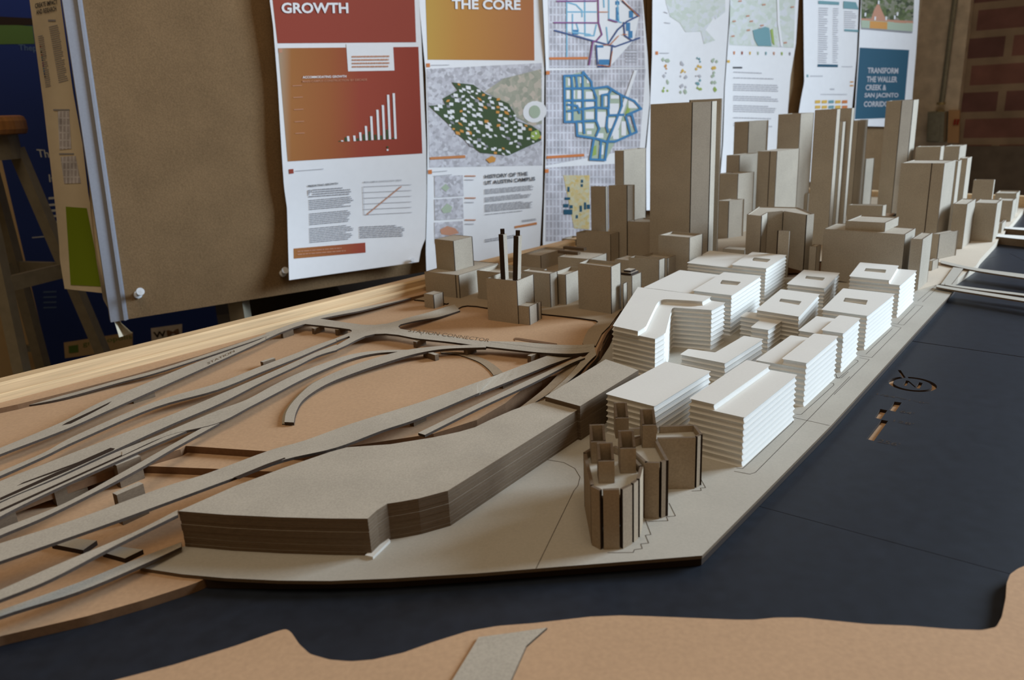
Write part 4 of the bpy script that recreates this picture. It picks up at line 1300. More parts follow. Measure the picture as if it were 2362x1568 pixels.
class Poster:
    def __init__(self, name, label, left, right, vb, base, seed, amp=.005, surf_=None, matn='paper', top=-190):
        """left/right edges as pixel polylines (v increasing); vb = (v bottom left, v bottom right)"""
        self.base, self.amp, self.seed, self.surf = base, amp, seed, surf_ or surf
        self.left, self.right, self.vb = left, right, vb
        uL, uR = pline(left, vb[0]), pline(right, vb[1])
        self.t = thing(name, label, 'poster', self.P((uL + uR) / 2, (vb[0] + vb[1]) / 2))
        nx, ny = 16, 60
        mb = MB()
        vs, uv = [], []
        for j in range(ny + 1):
            for i in range(nx + 1):
                s = i / nx
                v = top + (vb[0] + (vb[1] - vb[0]) * s - top) * j / ny
                u = pline(left, min(v, vb[0])) * (1 - s) + pline(right, min(v, vb[1])) * s
                vs.append(self.P(u, v)); uv.append((u / 100, v / 100))
        k = nx + 1
        mb.add(vs, [(j * k + i, j * k + i + 1, (j + 1) * k + i + 1, (j + 1) * k + i) for j in range(ny) for i in range(nx)], 0, uv)
        o = mb.build('sheet', M[matn], self.t)
        for p in o.data.polygons:
            p.use_smooth = True
        self.lay = 0

    def off(self, u, v):
        sd = self.seed
        uL, uR = pline(self.left, v), pline(self.right, v)
        s = (u - uL) / max(1, uR - uL)
        vbm = (self.vb[0] + self.vb[1]) / 2
        w = .5 + .5 * sin(v / 61 + sd * 1.7 + s * 1.3)
        w2 = .5 + .5 * sin(s * 3.1 + sd + v / 170)
        low = max(0, (v - vbm + 190) / 190)
        edge = (2 * s - 1) ** 2
        return self.base + self.amp * (w * .8 + w2 * 1.1 + edge * 1.2 + low * low * (1.8 + edge * 1.5))

    def P(self, u, v, k=0):
        return self.surf(u, v, self.off(u, v) + k * .00035)

    def patch(self, name, quad, mm, k=1, nx=10, ny=12):
        """quad: tl, tr, br, bl pixels"""
        mb = MB()
        self._q(mb, quad, k, nx, ny)
        o = mb.build(name, M[mm], self.t, fix=False)
        for p in o.data.polygons:
            p.use_smooth = True
        return o

    def _q(self, mb, quad, k, nx, ny):
        vs, uv = [], []
        for j in range(ny + 1):
            for i in range(nx + 1):
                a, b = lerp(quad[0], quad[1], i / nx), lerp(quad[3], quad[2], i / nx)
                u, v = lerp(a, b, j / ny)
                vs.append(self.P(u, v, k)); uv.append((u / 100, v / 100))
        n = nx + 1
        mb.add(vs, [(j * n + i, (j + 1) * n + i, (j + 1) * n + i + 1, j * n + i + 1) for j in range(ny) for i in range(nx)], 0, uv)

    def quads(self, name, qs, mm, k=2, n=1):
        if len(qs) <= 30:
            for q in qs:
                mb = MB()
                self._q(mb, q, k, 2, 2)
                mb.build(name, M[mm], self.t, fix=False)
            return
        mb = MB()
        for q in qs:
            self._q(mb, q, k, n, n)
        return mb.build(name, M[mm], self.t, fix=False)

    def rects(self, name, rs, mm, k=2):
        return self.quads(name, [[(a, b), (c, b), (c, d), (a, d)] for a, b, c, d in rs], mm, k)

    def lines(self, name, paths, w, mm, k=3):
        mb = MB()
        for p in paths:
            for a, b in zip(p[:-1], p[1:]):
                L = math.hypot(b[0] - a[0], b[1] - a[1]) or 1
                n = max(1, int(L / 12))
                dx, dy = (b[0] - a[0]) / L, (b[1] - a[1]) / L
                nx_, ny_ = -dy * w / 2, dx * w / 2
                e = w * .35
                a2, b2 = (a[0] - dx * e, a[1] - dy * e), (b[0] + dx * e, b[1] + dy * e)
                self._q(mb, [(a2[0] + nx_, a2[1] + ny_), (b2[0] + nx_, b2[1] + ny_), (b2[0] - nx_, b2[1] - ny_), (a2[0] - nx_, a2[1] - ny_)], k, n, 1)
        return mb.build(name, M[mm], self.t, fix=False)

    def fan(self, name, pts, mm, k=2):
        mb = MB()
        tr = [[pts[i] for i in x] for x in tessellate_polygon([[Vector((p[0], p[1], 0)) for p in pts]])]
        while tr:
            q = tr.pop()
            L = [math.dist(q[i], q[(i + 1) % 3]) for i in range(3)]
            i = L.index(max(L))
            if L[i] > 14:
                m_ = lerp(q[i], q[(i + 1) % 3], .5)
                tr.append([q[i], m_, q[(i + 2) % 3]])
                tr.append([m_, q[(i + 1) % 3], q[(i + 2) % 3]])
            else:
                mb.add([self.P(u, v, k) for u, v in q], [(0, 1, 2)], 0, [(u / 100, v / 100) for u, v in q])
        return mb.build(name, M[mm], self.t, fix=False)

    def text(self, body, tl, tr, bl, mm, bold=.0, k=4, name='lettering'):
        mb = text_mesh(body, tl, tr, bl, lambda u, v: self.P(u, v, k), bold)
        return mb.build(name, M[mm], self.t, fix=False)

    def para(self, name, tl, tr, bl, n, mm='grey', k=3, th=.42, ragged=.25, seed=1):
        """unreadable small print: rows of word dashes"""
        rnd = random.Random(seed)
        mb = MB()
        for i in range(n):
            q = (i + .3) / n
            w = 1 - rnd.random() * ragged * (.3 if i % 4 else 1)
            s = 0
            while s < w:
                L = .03 + rnd.random() * .09
                e = min(w, s + L)
                a = lerp(tl, tr, s); b = lerp(tl, tr, e)
                dx, dy = (bl[0] - tl[0]) * q, (bl[1] - tl[1]) * q
                hx, hy = (bl[0] - tl[0]) / n * th, (bl[1] - tl[1]) / n * th
                self._q(mb, [(a[0] + dx, a[1] + dy), (b[0] + dx, b[1] + dy), (b[0] + dx + hx, b[1] + dy + hy), (a[0] + dx + hx, a[1] + dy + hy)], k, 1, 1)
                s = e + .012
        return mb.build(name, M[mm], self.t, fix=False)


PP = lambda pts: zc(600, 0, 3.647, pts)
PQ = lambda pts: zc(620, 340, 3.647, pts)
# ---- 1 GROWTH
p = Poster('poster', 'long white and orange poster headed GROWTH with a bar chart', [(618, -190), (622, 0), (630, 60), (641, 200), (650, 355), (655, 430), (662, 480), (667, 646)], [(962, -190), (968, 0), (976, 180), (983, 330), (984, 450), (981, 555), (972, 570), (966, 604)], (646, 604), .004, 1)
p.patch('red_panel', PP([(60, -400), (1285, -420), (1312, 355), (147, 364)]), 'red')
p.text('GROWTH', *PP([(178, 22), (740, 22), (182, 112)]), 'paper', .03)
p.patch('chart_panel', PP([(152, 405), (1332, 394), (1365, 1290), (232, 1358)]), 'orangered', 1, 20, 14)
p.patch('note', PP([(724, 370), (1117, 362), (1130, 593), (740, 600)]), 'paper', 2, 4, 4)
p.para('note_print', *PP([(772, 462), (1100, 458), (775, 575)]), 4, 'salmon', 4, .45)
p.text('ACCOMMODATING GROWTH', *PP([(357, 640), (725, 632), (358, 660)]), 'paper', .02)
p.text('MAIN CAMPUS CONSTRUCTION BY DECADE', *PP([(357, 676), (900, 660), (358, 694)]), 'salmon', .005)
bars_w = [(690, 1180, 1190), (740, 1145, 1188), (792, 1140, 1187), (842, 1113, 1183), (890, 1060, 1180), (935, 978, 1178), (987, 923, 1175), (1033, 884, 1173), (1077, 797, 1170), (1124, 784, 1168)]
for x, a, b in bars_w:
    p.quads('chart_bar', [PP([(x - 10, a), (x + 9, a), (x + 12 + (b - a) * .035, b), (x - 7 + (b - a) * .035, b)])], 'paper', 3)
for x, a, b in [(668, 1184, 1192), (720, 1155, 1190), (820, 1163, 1186), (872, 1130, 1183), (920, 1105, 1181), (970, 1132, 1178), (1018, 1138, 1176), (1068, 1090, 1172), (1118, 1158, 1170)]:
    p.quads('chart_bar', [PP([(x - 10, a), (x + 8, a), (x + 10, b), (x - 8, b)])], 'green', 2)
p.lines('axis_ticks', [PP([(275 + k * 6, y), (350 + k * 6, y - 4)]) for k, y in enumerate((722, 820, 922, 1024, 1122))], 1.6, 'salmon', 3)
p.rects('legend', [PP([(1065, 1230)])[0] + PP([(1080, 1245)])[0]], 'green', 3)
p.rects('legend', [PP([(1065, 1254)])[0] + PP([(1080, 1268)])[0]], 'paper', 3)
p.patch('corner_mark', PQ([(168, 184), (207, 180), (210, 218), (172, 222)]), 'red', 2, 2, 2)
p.patch('corner_mark', PP([(155, 412), (185, 410), (187, 442), (157, 444)]), 'salmon', 2, 2, 2)
p.lines('small_print', [PQ([(225, 198), (460, 180)])], 1.5, 'lgrey')
p.text('PREDICTING GROWTH', *PQ([(330, 318), (582, 294), (331, 334)]), 'ink', .02)
p.text('P', *PQ([(332, 358), (362, 355), (334, 402)]), 'grey')
for tl, tr, bl, n, sd in (((368, 348), (700, 325), (369, 402), 3, 2), ((338, 438), (712, 405), (342, 528), 6, 3), ((342, 552), (690, 520), (345, 655), 7, 4), ((342, 676), (715, 642), (346, 805), 9, 5), ((762, 662), (1150, 645), (765, 765), 7, 6), ((336, 405), (700, 380), (337, 422), 1, 8)):
    p.para('text_block', *PQ([tl, tr, bl]), n, 'grey', 3, .45, seed=sd)
p.text('MAIN CAMPUS CONSTRUCTION TREND', *PQ([(800, 286), (1118, 268), (801, 298)]), 'grey', .01)
p.lines('trend_axes', [PQ([(795, 330), (805, 565), (1205, 545)])] + [PQ([(800, y), (1200, y - 18)]) for y in (330, 378, 426, 474, 520)], 1.1, 'lgrey')
p.lines('trend_line', [PQ([(825, 565), (1115, 328)])], 2.2, 'salmon', 4)
p.patch('orange_strip', PQ([(208, 850), (812, 800), (815, 884), (210, 936)]), 'orangered')
p.para('strip_print', *PQ([(240, 864), (660, 830), (242, 915)]), 2, 'salmon', 3, .3, seed=9)
adopt(p.t)
# ---- 2 THE CORE
p = Poster('poster', 'poster headed THE CORE with an aerial campus plan and history text', [(960, -190), (966, 0), (982, 170), (986, 330), (985, 470), (982, 580), (984, 640)], [(1247, -190), (1251, 0), (1256, 130), (1254, 330), (1251, 460), (1246, 560), (1240, 640)], (640, 636), .0025, 2, .004)
p.patch('title_panel', PP([(1380, -400), (2295, -400), (2308, 508), (1410, 502)]), 'yelloworange', 1, 14, 12)
M['amber'] = mat('amber_ink', (0.66, 0.31, 0.07), 0.7)
M['tango'] = mat('deep_orange_ink', (0.58, 0.23, 0.08), 0.7)
p.text('THE CORE', *PP([(1612, -8), (2190, 0), (1614, 76)]), 'paper', .03)
p.patch('aerial_plan', PP([(1400, 580), (2370, 530), (2372, 1390), (1425, 1408)]), 'aerial', 1, 14, 14)
p.fan('suburb_area', PP([(1890, 770), (2050, 660), (2365, 580), (2370, 1040), (2290, 1060), (2150, 980), (2120, 900)]), 'suburb', 2)
core = PP([(1612, 692), (1795, 712), (1900, 790), (2090, 870), (2145, 960), (2145, 1010), (2290, 1060), (2365, 1110), (2365, 1180), (2090, 1308), (1850, 1284), (1650, 1120), (1590, 1050), (1420, 890), (1560, 880), (1535, 830), (1660, 760)])
p.fan('campus_green', core, 'green', 3)


def inside(pt, pl):
    r = False
    for i in range(len(pl)):
        a, b = pl[i], pl[i - 1]
        if (a[1] > pt[1]) != (b[1] > pt[1]) and pt[0] < (b[0] - a[0]) * (pt[1] - a[1]) / (b[1] - a[1]) + a[0]:
            r = not r
    return r


rnd = random.Random(11)
wq, oq, kq = [], [], []
for i in range(-3, 22):
    for j in range(-12, 16):
        u, v = 1040 + i * 10 + j * 9, 195 + i * 8.6 - j * 6.2
        u += rnd.uniform(-3.5, 3.5); v += rnd.uniform(-3, 3)
        if inside((u, v), core) and rnd.random() > .2:
            a, b = rnd.uniform(2.5, 6.5), rnd.uniform(2, 5)
            q = [(u + a, v + a * .8), (u + b, v - b * .7), (u - a, v - a * .8), (u - b, v + b * .7)]
            x = rnd.random()
            (oq if x < .13 else kq if x < .2 else wq).append(q)
p.quads('campus_buildings', wq, 'paper', 4)
p.quads('orange_buildings', oq, 'amber', 4)
p.quads('grey_buildings', kq, 'grey', 4)
st = PP([(2310, 940)])[0]
p.fan('stadium', [(st[0] + cos(a) * 27 - sin(a) * 5, st[1] + sin(a) * 25 + cos(a) * 3) for a in [k * pi / 8 for k in range(16)]], 'paper', 3)
p.fan('stadium_field', [(st[0] + cos(a) * 13, st[1] + sin(a) * 15) for a in [k * pi / 8 for k in range(16)]], 'sage', 4)
p.fan('park', PP([(2280, 1110), (2340, 1090), (2360, 1150), (2320, 1180), (2275, 1160)]), 'lime', 4)
p.fan('orange_hall', PP([(1900, 1340), (1950, 1310), (1985, 1330), (1975, 1360), (1930, 1372)]), 'amber', 4)
p.patch('orange_strip', PP([(1428, 1322), (1725, 1305), (1728, 1328), (1430, 1343)]), 'tango', 3, 4, 1)
p.patch('corner_mark', PP([(1398, 533), (1428, 532), (1430, 564), (1400, 566)]), 'orange', 2, 2, 2)
p.patch('corner_mark', PQ([(1340, 190), (1372, 188), (1373, 222), (1342, 224)]), 'orange', 2, 2, 2)
p.lines('small_print', [PQ([(1390, 240), (1540, 228)]), PQ([(1380, 205), (1500, 196)]), PP([(1440, 548), (1590, 545)])], 1.5, 'lgrey')
for k, y in enumerate((242, 432, 628)):
    p.patch('history_map', PQ([(1393, y + 4), (1632, y - 10), (1640, y + 165), (1397, y + 180)]), 'suburb' if 0 else 'aerial', 2, 4, 4)
p.fan('map_patch', PQ([(1450, 520), (1500, 470), (1545, 500), (1530, 545), (1470, 555)]), 'sage', 3)
p.fan('map_patch', PQ([(1450, 340), (1490, 305), (1520, 340), (1490, 372)]), 'sage', 3)
p.fan('map_patch', PQ([(1440, 690), (1500, 660), (1570, 680), (1600, 720), (1520, 740), (1450, 730)]), 'salmon', 3)
p.rects('year_print', [PQ([(1650, y)])[0] + PQ([(1740, y + 10)])[0] for y in (235, 420, 605)], 'salmon', 3)
p.rects('caption_print', [PQ([(1650, y)])[0] + PQ([(1725, y + 7)])[0] for y in (268, 458, 640)], 'lgrey', 3)
p.text('HISTORY OF THE', *PQ([(1816, 230), (2178, 204), (1818, 262)]), 'ink', .025)
p.text('UT AUSTIN CAMPUS', *PQ([(1816, 282), (2240, 246), (1818, 314)]), 'ink', .025)
for tl, tr, bl, n, sd in (((1815, 350), (2232, 312), (1816, 395), 4, 21), ((1816, 418), (2215, 375), (1817, 462), 4, 22), ((1817, 478), (2232, 440), (1818, 545), 6, 23), ((1818, 560), (2200, 520), (1819, 570), 1, 24), ((2130, 610), (2258, 592), (2131, 630), 2, 25), ((1818, 770), (2130, 720), (1819, 800), 2, 26)):
    p.para('text_block', *PQ([tl, tr, bl]), n, 'grey', 3, .45, seed=sd)
p.patch('orange_strip', PQ([(2068, 662), (2254, 628), (2256, 648), (2070, 680)]), 'tango', 2, 4, 1)
adopt(p.t)
# ---- 3 street maps
R1 = lambda pts: zc(1200, 0, 3.647, pts)
p = Poster('poster', 'grey street map poster with blue campus networks, between THE CORE and the board gap', [(1249, -190), (1252, 0), (1259, 150), (1259, 330), (1256, 440), (1252, 560), (1255, 640)], [(1480, -190), (1483, 0), (1494, 130), (1499, 230), (1488, 340), (1478, 420), (1476, 560), (1476, 640)], (640, 636), .003, 3, .005)
p.patch('upper_map', R1([(228, -400), (1010, -400), (1050, 570), (245, 572)]), 'map', 1, 14, 14)
p.fan('map_field', R1([(390, -100), (820, -60), (1000, 130), (960, 330), (760, 555), (660, 540), (620, 345), (390, 260)]), 'paper', 2)
p.lines('street_blue', [R1([(392, -60), (392, 480)]), R1([(542, -60), (545, 300), (620, 300), (640, 210)]), R1([(398, 100), (640, 100)]), R1([(400, 20), (470, 40), (520, 90), (520, 140)]), R1([(700, -40), (705, 60)]), R1([(745, -50), (745, 160), (820, 180), (850, 190)]), R1([(815, -30), (830, 180)]), R1([(440, 120), (440, 270), (590, 290)]), R1([(725, 230), (740, 380)]), R1([(470, 190), (490, 260)])], 3.2, 'sky', 3)
p.lines('street_navy', [R1([(290, 256), (620, 345), (800, 392), (1005, 318)]), R1([(740, 370), (820, 250), (900, 180), (1000, 130)]), R1([(860, 10), (1000, 130)]), R1([(655, 560), (755, 556), (775, 380)]), R1([(640, 380), (650, 540)]), R1([(870, 190), (880, 300), (940, 340)])], 3.6, 'navy', 4)
p.lines('street_red', [R1([(655, -60), (660, 190), (688, 290), (640, 345), (612, 350), (580, 545)]), R1([(285, 190), (650, 192)]), R1([(310, 10), (640, 8)]), R1([(745, 165), (815, 185)])], 3.2, 'purple', 5)
p.lines('street_orange', [R1([(700, 380), (760, 375), (830, 300)]), R1([(740, 100), (660, 100)]), R1([(840, -20), (1000, 140)]), R1([(655, 545), (755, 560), (775, 430)]), R1([(860, 290), (900, 290)])], 1.6, 'orange', 6)
p.rects('navy_block', [R1([(a, b)])[0] + R1([(c, d)])[0] for a, b, c, d in ((800, 10, 835, 40), (805, 60, 830, 180), (915, 90, 950, 150), (890, 190, 925, 260), (910, 260, 945, 320), (660, 500, 750, 545), (640, 380, 700, 400), (440, 250, 490, 290))], 'blue', 3)
p.patch('orange_strip', R1([(245, 482), (570, 478), (570, 499), (247, 502)]), 'orange', 3, 4, 1)
p.rects('legend', [R1([(890, y)])[0] + R1([(985, y + 8)])[0] for y in (415, 440, 465, 490, 515)], 'lgrey', 3)
p.patch('lower_map', R1([(220, 592), (1055, 578), (1005, 1245), (220, 1392)]), 'map', 1, 14, 14)
fld = R1([(375, 640), (530, 600), (600, 730), (760, 735), (850, 800), (1020, 910), (880, 970), (975, 1120), (800, 1190), (720, 1345), (590, 1340), (620, 1170), (480, 1140), (475, 1030), (375, 1030)])
p.fan('map_field', fld, 'sage', 2)
blk = [(560, 640, 580, 700), (400, 660, 420, 720), (460, 660, 480, 720), (500, 650, 520, 700), (390, 760, 415, 830), (440, 760, 460, 830), (480, 760, 515, 830), (550, 770, 610, 830), (660, 760, 740, 800), (710, 810, 745, 890), (400, 860, 420, 910), (470, 860, 510, 900), (550, 850, 620, 900), (650, 940, 720, 1070), (750, 870, 830, 960), (760, 800, 830, 830), (550, 940, 620, 1000), (400, 950, 440, 1010), (490, 1040, 520, 1110), (550, 1040, 620, 1080), (740, 990, 820, 1080), (780, 1090, 830, 1170), (850, 1020, 890, 1140), (640, 1120, 700, 1160), (560, 1100, 600, 1130), (660, 1220, 700, 1300), (910, 830, 990, 910)]
p.rects('pale_blocks', [R1([(a, b)])[0] + R1([(c, d)])[0] for a, b, c, d in blk], 'paper', 3)
p.fan('green_field', R1([(880, 960), (930, 830), (940, 860), (915, 950)]), 'lime', 3)
p.fan('green_field', R1([(600, 1240), (640, 1220), (640, 1300), (590, 1320)]), 'lime', 3)
p.fan('pale_corridor', R1([(760, 1160), (960, 590), (985, 590), (860, 970), (830, 1080)]), 'paper', 4)
bl = [R1(x) for x in ([(372, 638), (525, 632), (530, 605), (600, 690), (605, 745), (735, 728), (770, 750), (850, 800), (960, 850), (1018, 915), (900, 965), (940, 965), (980, 1110), (800, 1190), (720, 1190), (640, 1165), (480, 1140), (472, 1025), (375, 1025), (372, 638)],
                      [(525, 640), (530, 1010)], [(430, 640), (440, 740), (440, 1020)], [(372, 745), (610, 740), (640, 820), (640, 900), (400, 935)], [(372, 845), (640, 845)], [(640, 905), (740, 910), (745, 970), (870, 965)], [(690, 800), (690, 900)], [(690, 800), (745, 790), (770, 750)], [(745, 800), (745, 910)],
                      [(475, 1022), (640, 1015), (665, 1080), (640, 1140)], [(640, 920), (640, 1010)], [(735, 980), (725, 1060), (740, 1110)], [(850, 800), (855, 890), (820, 980), (735, 1190)], [(620, 1170), (590, 1340), (715, 1345), (735, 1190)], [(680, 1190), (670, 1340)], [(530, 1020), (540, 1120)], [(890, 980), (930, 1130)], [(400, 880), (480, 890), (500, 950)], [(470, 640), (480, 740)])]
p.lines('blue_network', bl, 5.2, 'blue', 5)
p.patch('orange_strip', R1([(222, 1312), (538, 1293), (540, 1315), (222, 1335)]), 'orange', 3, 4, 1)
for q in ([(218, 598), (248, 597), (248, 627), (219, 628)], [(208, 1424), (240, 1422), (240, 1452), (209, 1454)]):
    p.patch('corner_mark', R1(q), 'orange', 3, 2, 2)
p.patch('third_map', R1([(210, 1410), (1010, 1365), (1000, 2000), (215, 2030)]), 'map', 1, 10, 10)
p.patch('gold_map', zc(1240, 200, 3.92, [(232, 800), (470, 800), (470, 1290), (330, 1280)]), 'gold', 2, 6, 8)
p.rects('teal_block', [zc(1240, 200, 3.92, [(a, b)])[0] + zc(1240, 200, 3.92, [(c, d)])[0] for a, b, c, d in ((392, 840, 412, 868), (270, 905, 290, 950), (245, 1000, 295, 1022), (232, 1060, 280, 1090), (235, 1110, 315, 1155), (380, 1075, 402, 1130), (420, 1045, 440, 1110), (445, 1065, 475, 1105), (345, 1160, 365, 1190), (390, 880, 410, 905), (290, 1070, 318, 1100))], 'teal', 3)
adopt(p.t)
# ---- 4 pale plan sheet
p = Poster('poster', 'white sheet with a faint green plan and four columns of tiny coloured diagrams', [(1506, -190), (1505, 0), (1504, 130), (1499, 250), (1490, 350), (1491, 485)], [(1686, -190), (1683, 0), (1680, 60), (1670, 200), (1665, 330), (1661, 395), (1661, 485)], (485, 480), .006, 4, .004)
p.fan('faint_plan', R1([(1200, -100), (1620, -100), (1640, 130), (1560, 250), (1640, 340), (1545, 370), (1520, 265), (1390, 270), (1340, 190), (1260, 140), (1230, 40)]), 'palemap', 1)
p.fan('faint_plan', R1([(1600, -60), (1725, -40), (1725, 100), (1640, 165)]), 'palemap', 1)
rnd = random.Random(5)
for cx, y0, cols in ((1225, 500, ('sage', 'amber', 'lgrey', 'sage', 'lime')), (1378, 530, ('lgrey', 'yellow', 'lgrey', 'lgrey', 'sage')), (1505, 500, ('tealgrey', 'yellow', 'lgrey', 'tealgrey', 'lime')), (1630, 500, ('sage', 'yellow', 'sage', 'sage', 'lime'))):
    for k, cn in enumerate(cols):
        for _ in range(3):
            x, y = cx + rnd.uniform(-24, 24) - k * 2, y0 + k * 62 + rnd.uniform(-14, 18)
            s = rnd.uniform(9, 20)
            p.quads('tiny_diagram', [R1([(x, y - s), (x + s * .8, y + s * .2), (x, y + s), (x - s * .8, y)])], cn, 2)
p.patch('corner_mark', R1([(1138, 432), (1160, 432), (1160, 460), (1138, 460)]), 'orange', 2, 2, 2)
p.lines('small_print', [R1([(1175, 446), (1250, 446)]), R1([(1210, 100), (1240, 110)]), R1([(1215, 190), (1260, 195)])], 1.6, 'lgrey')
adopt(p.t)
# ---- 5 pale map with text
p = Poster('poster', 'white sheet with a pale city map above grey paragraphs, right of the diagram sheet', [(1692, -190), (1688, 0), (1682, 60), (1672, 200), (1668, 330), (1662, 400), (1664, 480)], [(1846, -190), (1842, 0), (1836, 100), (1823, 180), (1817, 260), (1815, 480)], (480, 476), .003, 5, .005)
p.patch('pale_map', R1([(1770, -400), (2330, -400), (2300, 402), (1760, 378)]), 'palemap', 1, 10, 10)
p.fan('teal_area', R1([(1955, 255), (2060, 225), (2095, 235), (2115, 388), (2000, 386), (1970, 330)]), 'tealgrey', 3)
p.fan('lime_strip', R1([(2105, 250), (2125, 240), (2140, 380), (2120, 360)]), 'lime', 3)
p.quads('red_mark', [R1([(x - 14, y - 6), (x + 14, y - 9), (x + 14, y + 4), (x - 14, y + 7)]) for x, y in ((1920, 255), (1945, 180), (1915, 135), (2035, 215), (2050, 40), (1800, 180), (1790, 305), (2020, 240), (1850, 10), (2290, 60), (2230, 360))], 'salmon', 3)
p.lines('white_road', [R1([(2165, -100), (2175, 200), (2200, 385)])], 5, 'paper', 3)
for k, cn in enumerate(('orange', 'red', 'yellow', 'sage', 'tealgrey', 'salmon', 'lime', 'grey')):
    x = 1800 + k * 67
    p.quads('key_mark', [R1([(x - 7, 432 + k), (x + 7, 432 + k), (x + 5, 458 + k), (x - 5, 458 + k)])], cn, 2)
p.rects('heading_print', [R1([(1790, 562)])[0] + R1([(1868, 575)])[0]], 'ink', 2)
for y, n, w in ((597, 1, 2040), (645, 1, 2150), (700, 4, 2180), (800, 3, 2175), (878, 4, 2160), (980, 1, 2150), (1030, 2, 2140)):
    p.para('text_block', *R1([(1795, y), (w, y + 10), (1793, y + n * 16)]), n, 'lgrey', 2, .5, seed=y)
p.patch('corner_mark', R1([(1742, 505), (1764, 506), (1763, 528), (1741, 527)]), 'yellow', 2, 2, 2)
adopt(p.t)
# ---- 6 table sheet
R2 = lambda pts: zc(1760, 0, 3.92, pts)
p = Poster('poster', 'white sheet with a long teal headed table and coloured squares, left of the teal poster', [(1854, -190), (1853, 0), (1855, 190), (1848, 225), (1842, 262), (1838, 420)], [(1986, -190), (1981, 0), (1979, 60), (1976, 130), (1970, 200), (1964, 262), (1960, 420)], (420, 418), .004, 6, .005)
p.patch('table_header', R2([(500, 5), (690, 18), (688, 45), (500, 36)]), 'tealgrey', 2, 3, 1)
p.patch('table_header', R2([(728, 10), (840, 20), (866, 85), (726, 76)]), 'tealgrey', 2, 3, 1)
p.patch('table_footer', R2([(495, 580), (678, 584), (676, 607), (493, 604)]), 'teal', 2, 3, 1)
p.patch('table_footer', R2([(735, 262), (862, 270), (862, 290), (735, 282)]), 'tealgrey', 2, 3, 1)
p.para('table_rows', *R2([(505, 62), (590, 66), (498, 570)]), 26, 'lgrey', 2, .45, .5, 31)
p.para('table_rows', *R2([(635, 68), (685, 70), (630, 572)]), 26, 'lgrey', 2, .4, .6, 32)
p.para('table_rows', *R2([(735, 95), (850, 100), (735, 255)]), 9, 'lgrey', 2, .4, .6, 33)
p.rects('small_print', [R2([(a, b)])[0] + R2([(c, d)])[0] for a, b, c, d in ((425, 684, 540, 692), (710, 600, 810, 606), (608, 800, 645, 812), (520, 850, 760, 856))], 'lgrey', 2)
p.patch('corner_mark', R2([(395, 674), (410, 675), (410, 698), (395, 697)]), 'tealgrey', 2, 2, 2)
for j, y in enumerate((905, 953)):
    for k, cn in enumerate(('yellow', 'yellow', 'tealgrey', 'yellow', 'orange')):
        x = 472 + k * 61
        p.quads('colour_square', [R2([(x, y + 2), (x + 48, y), (x + 46, y + 28), (x - 2, y + 30)])], cn, 2)
p.rects('stray_marks', [R2([(788, 735)])[0] + R2([(818, 746)])[0], R2([(786, 768)])[0] + R2([(818, 780)])[0]], 'amber', 2)
adopt(p.t)
# ---- 7 TRANSFORM
p = Poster('poster', 'poster with a garden photo above a teal TRANSFORM THE WALLER CREEK panel', [(1989, -190), (1986, 0), (1981, 110), (1975, 200), (1970, 275), (1969, 292)], [(2126, -190), (2121, 0), (2113, 120), (2104, 230), (2098, 292)], (290, 294), .003, 7, .003)
p.patch('garden_photo', R2([(893, -250), (1375, -230), (1358, 212), (888, 180)]), 'photo', 1, 8, 8)
p.fan('brick_path', R2([(1030, 40), (1050, 40), (1115, 185), (975, 180), (1000, 100)]), 'salmon', 2)
p.quads('path_edge', [R2([(890, 165), (1358, 190), (1356, 214), (888, 186)])], 'salmon', 2)
p.patch('lawn', R2([(888, 182), (1357, 210), (1352, 285), (890, 250)]), 'sage', 3, 4, 2)
p.patch('photo_shadow_band', R2([(890, 250), (1352, 285), (1348, 300), (888, 262)]), 'grey', 3, 4, 1)
p.quads('sand_patch', [R2([(968, 190), (1125, 200), (1122, 265), (965, 255)])], 'amber', 4)
p.quads('white_figure', [R2([(x, y), (x + 14, y), (x + 12, y + 32), (x - 2, y + 32)]) for x, y in ((920, 115), (1008, 150), (1210, 110), (1185, 140), (1108, 150), (1040, 5))], 'paper', 4)
p.patch('teal_panel', R2([(875, 430), (1322, 452), (1268, 1062), (830, 1078)]), 'teal', 1, 8, 8)
for body, tl, tr, bl in (('TRANSFORM', (948, 610), (1224, 614), (945, 662)), ('THE WALLER', (940, 690), (1216, 692), (936, 742)), ('CREEK &', (930, 765), (1117, 766), (926, 815)), ('SAN JACINTO', (920, 840), (1226, 840), (916, 892)), ('CORRIDOR', (914, 916), (1172, 914), (910, 966))):
    p.text(body, *R2([tl, tr, bl]), 'lgrey', .028, 3)
adopt(p.t)

# ---- push pins
def pin(label, u, v, off, sc=1.0, du=8, dv=-6):
    a = surf(u, v, off)
    b = surf(u + du, v + dv, off + .016 * sc)
    t = thing('push_pin', label, 'push pin', a)
    d = (b - a)
    o = MB(); o.tube([a - d * .3, a + d * .2], .0006, 8); o.build('needle', M['steel'], t)
    o = MB(); o.tube([a, a + d * .12, a + d * .2, a + d * .75, a + d * .85, b], [.0056 * sc, .0056 * sc, .003 * sc, .0026 * sc, .0055 * sc, .0055 * sc], 14); o.build('head', M['clear'], t)
    adopt(t)


pin('clear push pin alone in the bare cork, lower left', 318, 680, .0, 1.25, 6, -8)
pin('clear push pin left of the bottom corner of the GROWTH poster', 652, 631, .001, 1.2, 6, -8)
pin('clear push pin at the right bottom corner of the GROWTH poster', 948, 603, .022, .8, 4, -4)

